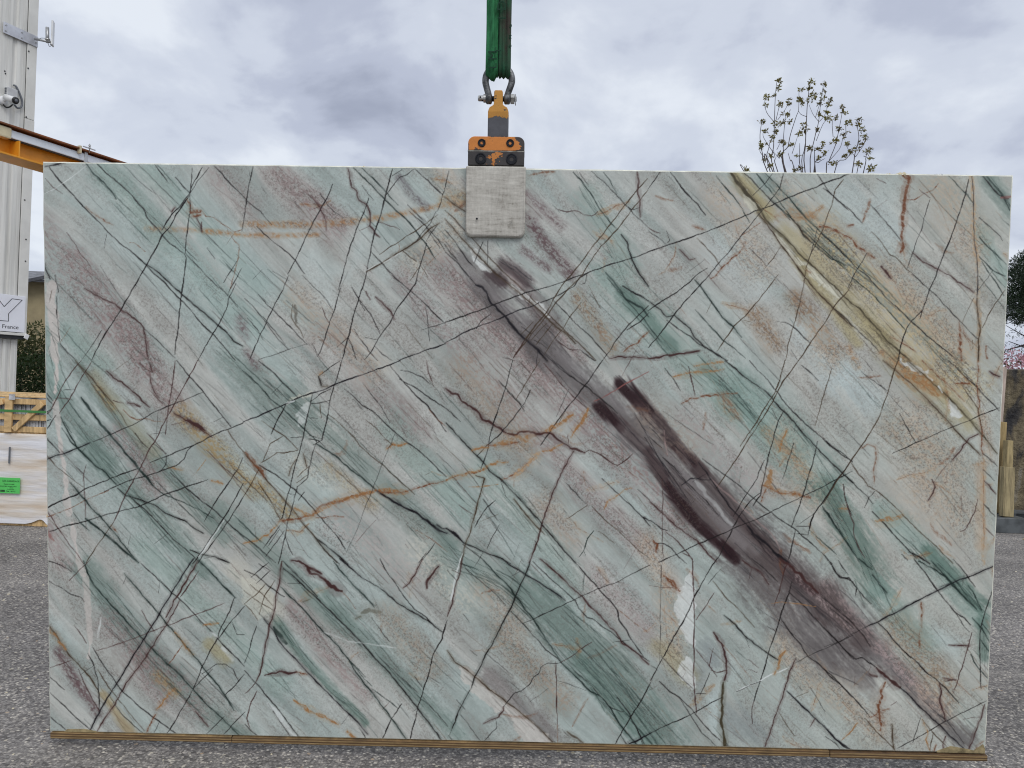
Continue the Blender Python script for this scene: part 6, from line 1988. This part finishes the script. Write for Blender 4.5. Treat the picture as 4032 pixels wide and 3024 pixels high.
# ---------------------------------------------------------------- young maple behind the slab
TY = 9.0
def maple_pt(x, z):          # crown sketch: metres right of / above the tree's axis
    return x, z
maple = empty('maple_tree', Matrix.Translation((3.75, TY, 0)))
tag(maple, 'sparse young tree with opening spring leaves showing above the slab', 'tree')
STEMS = [[(-0.861, 3.862), (-0.925, 4.067), (-0.96, 4.244), (-0.952, 4.395), (-0.931, 4.462)], [(-0.828, 3.863), (-0.849, 4.154), (-0.82, 4.259)], [(-0.781, 3.865), (-0.797, 4.156), (-0.798, 4.439), (-0.8, 4.721), (-0.788, 4.91), (-0.762, 4.958)], [(-0.789, 4.072), (-0.913, 4.246), (-0.926, 4.321)], [(-0.739, 3.867), (-0.773, 4.016), (-0.795, 4.109)], [(-0.659, 3.87), (-0.682, 4.114), (-0.685, 4.302), (-0.67, 4.538)], [(-0.671, 3.945), (-0.628, 4.163), (-0.605, 4.305), (-0.547, 4.514), (-0.522, 4.6), (-0.526, 4.825)], [(-0.419, 3.879), (-0.426, 4.17), (-0.424, 4.5), (-0.421, 4.669), (-0.402, 4.906), (-0.385, 4.953)], [(-0.447, 3.878), (-0.438, 4.123), (-0.428, 4.217)], [(-0.358, 3.881), (-0.321, 4.269), (-0.282, 4.468), (-0.264, 4.741), (-0.242, 4.893)], [(-0.297, 3.884), (-0.314, 4.081), (-0.327, 4.174)], [(-0.17, 3.888), (-0.142, 4.012), (-0.074, 4.203), (-0.043, 4.373), (-0.016, 4.544), (-0.006, 4.648)], [(0.135, 3.9), (0.156, 4.099), (0.196, 4.288), (0.166, 4.457), (0.187, 4.514)], [(0.267, 3.905), (0.285, 4.057), (0.304, 4.17)], [(-0.071, 3.892), (0.055, 4.038), (0.108, 4.116)], [(-0.808, 4.448), (-0.897, 4.557), (-0.921, 4.688), (-0.904, 4.726)], [(-0.781, 4.467), (-0.749, 4.629), (-0.741, 4.667)], [(-0.762, 4.468), (-0.673, 4.603), (-0.648, 4.689)], [(-0.282, 4.468), (-0.351, 4.55), (-0.402, 4.661)], [(-0.425, 4.519), (-0.492, 4.544), (-0.521, 4.581)], [(-0.321, 4.513), (-0.28, 4.666)], [(-0.272, 4.468), (-0.21, 4.555), (-0.169, 4.717)], [(-0.106, 4.296), (-0.122, 4.465), (-0.087, 4.532)], [(0.043, 4.348), (0.038, 4.471), (0.075, 4.481)], [(0.166, 4.071), (0.255, 4.215), (0.28, 4.301)], [(-0.301, 4.241), (-0.233, 4.432), (-0.18, 4.5)], [(-0.142, 4.012), (-0.025, 4.158), (0.008, 4.281), (0.024, 4.338)], [(-0.316, 3.883), (-0.21, 4.066), (-0.193, 4.123)], [(-0.466, 3.877), (-0.488, 4.074), (-0.493, 4.206)], [(-0.578, 4.08), (-0.553, 4.166), (-0.52, 4.289)], [(-0.628, 4.163), (-0.591, 4.192)], [(-0.677, 3.973), (-0.726, 4.018), (-0.775, 4.072)], [(-0.847, 3.975), (-0.905, 4.03), (-0.955, 4.094), (-0.948, 4.169)], [(0.199, 3.95), (0.208, 3.978)], [(0.323, 3.907), (0.359, 3.956)], [(-1.134, 3.851), (-1.121, 3.88)], [(-0.801, 4.269), (-0.785, 4.345)], [(-0.426, 4.293), (-0.447, 4.367), (-0.479, 4.451)], [(-0.306, 3.883), (-0.263, 3.988), (-0.19, 4.038)], [(-0.542, 3.893), (-0.593, 3.995), (-0.625, 4.087)], [(0.166, 4.071), (0.118, 4.116)], [(0.089, 4.134), (0.048, 4.207)], [(0.26, 4.084), (0.346, 4.054)], [(-0.758, 4.12), (-0.715, 4.216)]]
CLUST = [(-0.761, 4.929, 0.042), (-0.757, 4.84, 0.024), (-0.903, 4.717, 0.038), (-0.9, 4.632, 0.017), (-0.741, 4.657, 0.038), (-0.638, 4.68, 0.038), (-0.94, 4.442, 0.038), (-0.907, 4.331, 0.024), (-0.661, 4.529, 0.033), (-0.769, 4.421, 0.052), (-0.785, 4.345, 0.033), (-0.82, 4.259, 0.042), (-0.939, 4.179, 0.033), (-0.937, 4.132, 0.024), (-0.715, 4.216, 0.024), (-0.591, 4.188, 0.028), (-0.507, 4.826, 0.033), (-0.517, 4.703, 0.038), (-0.473, 4.663, 0.019), (-0.384, 4.934, 0.033), (-0.406, 4.872, 0.021), (-0.356, 4.799, 0.042), (-0.386, 4.718, 0.042), (-0.241, 4.888, 0.033), (-0.249, 4.827, 0.021), (-0.241, 4.742, 0.042), (-0.289, 4.665, 0.024), (-0.155, 4.731, 0.028), (-0.177, 4.669, 0.024), (-0.192, 4.584, 0.024), (-0.179, 4.491, 0.052), (-0.276, 4.553, 0.028), (-0.448, 4.391, 0.056), (-0.502, 4.313, 0.033), (-0.292, 4.373, 0.028), (-0.086, 4.522, 0.028), (-0.002, 4.648, 0.033), (0.024, 4.583, 0.024), (-0.039, 4.402, 0.038), (0.076, 4.472, 0.047), (0.187, 4.505, 0.028), (0.199, 4.439, 0.028), (0.23, 4.365, 0.033), (0.034, 4.329, 0.042), (-0.076, 4.259, 0.056), (0.28, 4.292, 0.038), (0.066, 4.222, 0.033), (0.199, 4.204, 0.042), (0.313, 4.171, 0.042), (0.108, 4.12, 0.038), (-0.215, 4.197, 0.033), (-0.279, 4.148, 0.038), (-0.188, 4.104, 0.042), (-0.364, 4.163, 0.028), (-0.094, 3.986, 0.042), (0.208, 3.978, 0.042), (0.359, 3.956, 0.056), (-1.116, 3.885, 0.033), (-0.709, 4.075, 0.024), (-0.895, 4.002, 0.028), (-0.477, 3.924, 0.033), (-0.817, 3.93, 0.019), (-0.532, 3.884, 0.024), (0.346, 4.054, 0.017), (-0.265, 4.035, 0.024), (-0.52, 4.054, 0.019), (0.054, 4.066, 0.024), (-0.625, 4.455, 0.021), (-0.69, 4.443, 0.014), (-0.811, 4.758, 0.013), (-0.667, 4.199, 0.014), (-0.821, 4.042, 0.017)]
rm = random.Random(21)
lst = [([(0, 0, 0), (.02, .02, 1.0), (-.03, .0, 2.0), (-.10, 0, 2.9)], .055, .035), ([(.0, 0, 1.7), (.15, .05, 2.5), (.35, .05, 3.2)], .035, .02), ([(-.02, 0, 1.9), (-.3, -.05, 2.6), (-.62, 0, 3.3)], .03, .016)]
tips = []
nodes = []                                      # (x, z, depth offset) along every stem, so twigs and leaves hang on real wood
def push(x, z, dy):                             # set a sketched point back or forward while the crown keeps its spread
    k = 1 + dy / TY
    return ((x + 3.75) * k - 3.75, dy, 1.26 + (z - 1.26) * k)
def near(x, z):
    return min(nodes, key=lambda n: (n[0] - x) ** 2 + (n[1] - z) ** 2)[2] if nodes else 0.0
for s in sorted(STEMS, key=lambda q: q[0][1]):
    low = s[0][1] < 3.98
    dy = rm.uniform(-.5, .5) if low else near(*s[0]); d2 = dy + rm.uniform(-.15, .15)
    p = []
    for i, (x, z) in enumerate(s):
        dd = dy + (d2 - dy) * i / max(1, len(s) - 1); p.append(push(x, z, dd)); nodes.append((x, z, dd))
        if i:
            for t in (.33, .66): nodes.append((s[i - 1][0] + (x - s[i - 1][0]) * t, s[i - 1][1] + (z - s[i - 1][1]) * t, dd))
    if low: lst.append(([(p[0][0] * .35 - .05, dy * .3, 2.85)] + p, .0066, .0024))
    else: lst.append((p, .0038, .0021))
branches('trunk', lst, MT['bark'], maple)
mg1 = simple('young_leaf', (.24, .22, .06), .6, scale=7, c2=(.12, .09, .04), var=.2, trans=.35)
cl = []
for (x, z, s) in CLUST:
    dy = near(x, z); x, dy, z = push(x, z, dy)
    k = int(10 + s * 420)
    for j in range(max(3, k // 5)):
        o_ = Vector((rm.gauss(0, s * .42), rm.gauss(0, s * .42), rm.gauss(0, s * .40)))
        cl.append((Vector((x, dy, z)) + o_, s * .34, 8, (0, 0, .1)))
leaves('crown', cl, mg1, maple, 31, ln=(.020, .046), wd=.46, droop=.15)

# ---------------------------------------------------------------- hedge and shrub left, trees right
hedge_g = simple('hedge_leaf', (.040, .075, .016), .55, scale=3, c2=(.014, .028, .008), trans=.2)
hedge_y = simple('shrub_leaf', (.12, .125, .040), .5, scale=5, c2=(.045, .065, .020), trans=.25)
rh = random.Random(8)
hd = empty('hedge', Matrix.Translation((-8.3, 14.0, 0)))
tag(hd, 'dense dark green hedge below the shrub by the ribbed building', 'hedge')
pts = []
for i in range(3600):
    x, y, z = rh.uniform(-1.3, 1.4), rh.uniform(-.45, .5), rh.uniform(.05, 1.45)
    pts.append(((x, y, z + .06 * math.sin(x * 9)), .10, 5, (0, -.3, .1)))
leaves('foliage', pts, hedge_g, hd, 3, ln=(.035, .075), wd=.5)
branches('stems', [([(x_, 0, 0), (x_ + .05, .05, .7), (x_ - .05, 0, 1.3)], .02, .008) for x_ in (-1.1, -.7, -.3, .1, .5, .9, 1.2)], MT['barkdark'], hd)
sb = empty('shrub', Matrix.Translation((-8.55, 14.8, 0)))
tag(sb, 'taller shrub with bronze tipped leaves rising over the dark hedge', 'shrub')
pts = []
for i in range(900):
    x, y = rh.uniform(-1.2, 1.3), rh.uniform(-.35, .35)
    z = rh.uniform(1.15, 1.95) + .12 * math.sin(x * 7 + 1)
    pts.append(((x, y, z), .09, 6, (0, -.1, .3)))
leaves('foliage', pts, hedge_y, sb, 5, ln=(.05, .11), wd=.34, droop=.1)
branches('stems', [([(x_, 0, 0), (x_ + .08, .05, .8), (x_ - .03, 0, 1.9)], .022, .006) for x_ in (-1.0, -.5, 0, .4, .8, 1.1)], MT['barkdark'], sb)

con = empty('evergreen_tree', Matrix.Translation((11.1, 16.0, 0)))
tag(con, 'dark evergreen tree with feathery needles rising behind the stone block', 'tree')
pts = []
for i in range(5200):
    th_ = rh.random() * 6.283; u_ = rh.random() ** .55
    z = rh.uniform(2.95, 4.40); env = .92 * (1 - ((z - 3.55) / .98) ** 2) ** .5 if abs(z - 3.55) < .98 else .1
    env *= 1 + .16 * math.sin(th_ * 5 + z * 7)
    x, y = env * u_ * math.cos(th_), env * u_ * math.sin(th_)
    pts.append(((x, y, z), .07, 8, (x * .6, y * .6, .5)))
for i in range(170):
    th_ = rh.random() * 6.283; rr = rh.random() ** .5 * .9
    pts.append(((rr * math.cos(th_), rr * math.sin(th_), rh.uniform(1.5, 3.0)), .07, 8, (0, 0, .5)))
leaves('crown', pts, simple('needle', (.030, .058, .022), .6, scale=4, c2=(.012, .022, .012)), con, 9, ln=(.04, .10), wd=.2, up=.4)
lst = [([(0, 0, 0), (.03, 0, 1.5), (0, 0, 3), (0, 0, 4.3)], .12, .02)]
for i in range(26):
    th_ = rh.random() * 6.283; z = rh.uniform(1.6, 4.1); rr = rh.uniform(.5, .95)
    lst.append(([(0, 0, z - .25), (rr * .5 * math.cos(th_), rr * .5 * math.sin(th_), z - .12), (rr * math.cos(th_), rr * math.sin(th_), z + rh.uniform(-.05, .15))], .02, .005))
lst.append(([(0, 0, 2.2), (-.4, -.2, 2.50), (-.78, -.3, 2.42), (-1.05, -.35, 2.34)], .03, .01))
branches('trunk', lst, MT['barkdark'], con)

ch = empty('cherry_tree', Matrix.Translation((8.55, 12.5, 0)))
tag(ch, 'low cherry tree in pink blossom behind the stone block', 'tree')
pts, pts2 = [], []
for i in range(620):
    x, y, z = rh.gauss(0, .55), rh.gauss(0, .35), rh.uniform(1.25, 2.06)
    z += .08 * math.sin(x * 8)
    pts.append(((x, y, z), .055, 7, (0, -.1, .1)))
    if i % 4 == 0: pts2.append(((x, y, z), .08, 5, (0, 0, .1)))
leaves('blossom', pts, simple('blossom_pink', (.60, .36, .40), .6, scale=6, c2=(.36, .17, .20), trans=.3), ch, 12, ln=(.025, .055), wd=.8)
leaves('foliage', pts2, simple('cherry_leaf', (.13, .09, .035), .6, scale=5, c2=(.05, .05, .02)), ch, 14, ln=(.04, .07), wd=.45)
branches('trunk', [([(0, 0, 0), (.03, 0, .7), (0, 0, 1.2)], .06, .045)] + [([(0, 0, 1.1), (.5 * math.cos(a), .25 * math.sin(a), 1.45), (1.0 * math.cos(a), .5 * math.sin(a), 1.9)], .03, .006) for a in (0, .8, 1.7, 2.5, 3.3, 4.1, 5.0, 5.7)], MT['barkdark'], ch)

# ---------------------------------------------------------------- raw stone block and timber on the right
def rock_mat():
    m, t, b = new_mat('raw_stone'); l = t.links.new
    tcn = nd(t, 'ShaderNodeTexCoord'); mp_ = nd(t, 'ShaderNodeMapping'); mp_.inputs['Scale'].default_value = (3.4, 3.4, .9); l(tcn.outputs['Object'], mp_.inputs[0])
    a = nd(t, 'ShaderNodeTexNoise', Scale=1.7, Detail=7.0, Roughness=.62, Distortion=.5); l(mp_.outputs[0], a.inputs['Vector'])
    rp = nd(t, 'ShaderNodeValToRGB'); l(a.outputs['Fac'], rp.inputs[0]); E = rp.color_ramp.elements
    E[0].position = .34; E[0].color = (.016, .016, .018, 1); E[1].position = .70; E[1].color = (.24, .225, .20, 1)
    for p, c in ((.42, (.05, .045, .04)), (.49, (.13, .105, .065)), (.60, (.20, .165, .10))):
        e = E.new(p); e.color = (*c, 1)
    l(rp.outputs[0], b.inputs['Base Color']); b.inputs['Roughness'].default_value = .8
    n = nd(t, 'ShaderNodeTexNoise', Scale=14.0, Detail=6.0, Roughness=.65); l(tcn.outputs['Object'], n.inputs['Vector'])
    bp = nd(t, 'ShaderNodeBump', Strength=1.0, Distance=.05); l(n.outputs['Fac'], bp.inputs['Height']); l(bp.outputs[0], b.inputs['Normal'])
    return m
rb = bmesh.new(); bmesh.ops.create_cube(rb, size=1)
bmesh.ops.subdivide_edges(rb, edges=rb.edges[:], cuts=26, use_grid_fill=True)
from mathutils import noise as mnoise
for v in rb.verts:
    p = Vector((v.co.x * 2.4, v.co.y * .55, (v.co.z + .5) * 1.62))
    f = v.co.copy()
    d_ = mnoise.noise(p * 1.4) * .05 + mnoise.noise(p * 4.0 + Vector((3, 1, 2))) * .022 + mnoise.noise(p * 11) * .008
    nrm = Vector((f.x if abs(f.x) > .49 else 0, f.y if abs(f.y) > .49 else 0, f.z if abs(f.z) > .49 and f.z > 0 else 0))
    if nrm.length > 0: p += nrm.normalized() * d_
    p.y -= (p.z) * .13                         # the face overhangs towards its top
    p.z = max(p.z, 0)
    v.co = p
rock = bm_obj('stone_block', rb, rock_mat(), None)
rock.location = (6.58, 9.05, .0)
tag(rock, 'dark rough raw stone block overhanging behind the timber stakes', 'stone block')
def plank(label, pts, w, th, m, yaw):
    """a leaning squared timber from its foot to its head"""
    a, b2 = Vector(pts[0]), Vector(pts[1])
    d_ = b2 - a; L_ = d_.length
    bb = box_bm((-w / 2, -th / 2, 0), (w / 2, th / 2, L_), .003)
    o = bm_obj('timber_stake', bb, m, None)
    o.matrix_world = Matrix.Translation(a) @ d_.to_track_quat('Z', 'Y').to_matrix().to_4x4() @ Matrix.Rotation(R(yaw), 4, 'Z')
    tag(o, label, 'timber', 'timber stakes leaning by the stone block'); return o
plank('tall pale pinkish plank edge, the highest of the leaning timber stakes', ((4.99, 7.95, .145), (5.11, 8.05, 1.635)), .12, .038, simple('pink_plank', (.42, .34, .29), .75, var=.14, scale=9, stretch=(3, 3, .6)), 66)
plank('brown timber stake, second in height, between pale plank and shorter stakes', ((4.955, 7.78, .145), (5.01, 7.85, 1.065)), .085, .045, MT['woodold'], 40)
plank('squared timber stake with pale sawn edge, third in height', ((4.975, 7.66, .145), (5.00, 7.72, .885)), .075, .055, simple('olive_stake', (.31, .245, .125), .75, var=.22, scale=9, stretch=(3, 3, .6)), 38)
plank('wide squat timber stake, the shortest, in front of the others', ((4.905, 7.56, .145), (4.925, 7.60, .628)), .115, .06, simple('wide_stake', (.30, .245, .135), .75, var=.25, scale=8, stretch=(4, 4, .5)), 32)
fb_ = box('steel_bearer', (4.70, 7.45, 0), (5.06, 8.15, .1435), MT['steel'], None, bev=.004)
tag(fb_, 'dark steel bearer block under the timber stakes', 'steel block')
ib = bmesh.new()
box_bm((5.24, 7.95, .001), (6.2, 8.15, .012), 0, 1, ib); box_bm((5.24, 7.95, .122), (6.2, 8.15, .134), 0, 1, ib); box_bm((5.27, 8.04, .0121), (6.2, 8.06, .1219), 0, 1, ib)
box_bm((5.245, 7.952, .0122), (5.255, 8.148, .1218), 0, 1, ib)
ibo = bm_obj('steel_joist', ib, MT['steel'], None)
tag(ibo, 'grey steel joist lying on the asphalt before the stone block', 'steel beam')
rc = random.Random(6)
for (x, y, l_, a, lb_) in ((4.83, 7.13, .075, 4, 'yellow wood chip of middling length on the asphalt before the stakes'), (4.96, 7.13, .05, -8, 'shortest yellow wood chip, between the two longer chips on the asphalt'),
                      (5.05, 7.08, .11, 3, 'longest yellow wood chip lying on the asphalt by the steel joist')):
    o = box('wood_chip', (-l_ / 2, -.012, .001), (l_ / 2, .012, .009), MT['chip'], None, bev=.002)
    o.location = (x, y, 0); o.rotation_euler.z = R(a)
    tag(o, lb_, 'wood chip', 'wood chips on the asphalt')
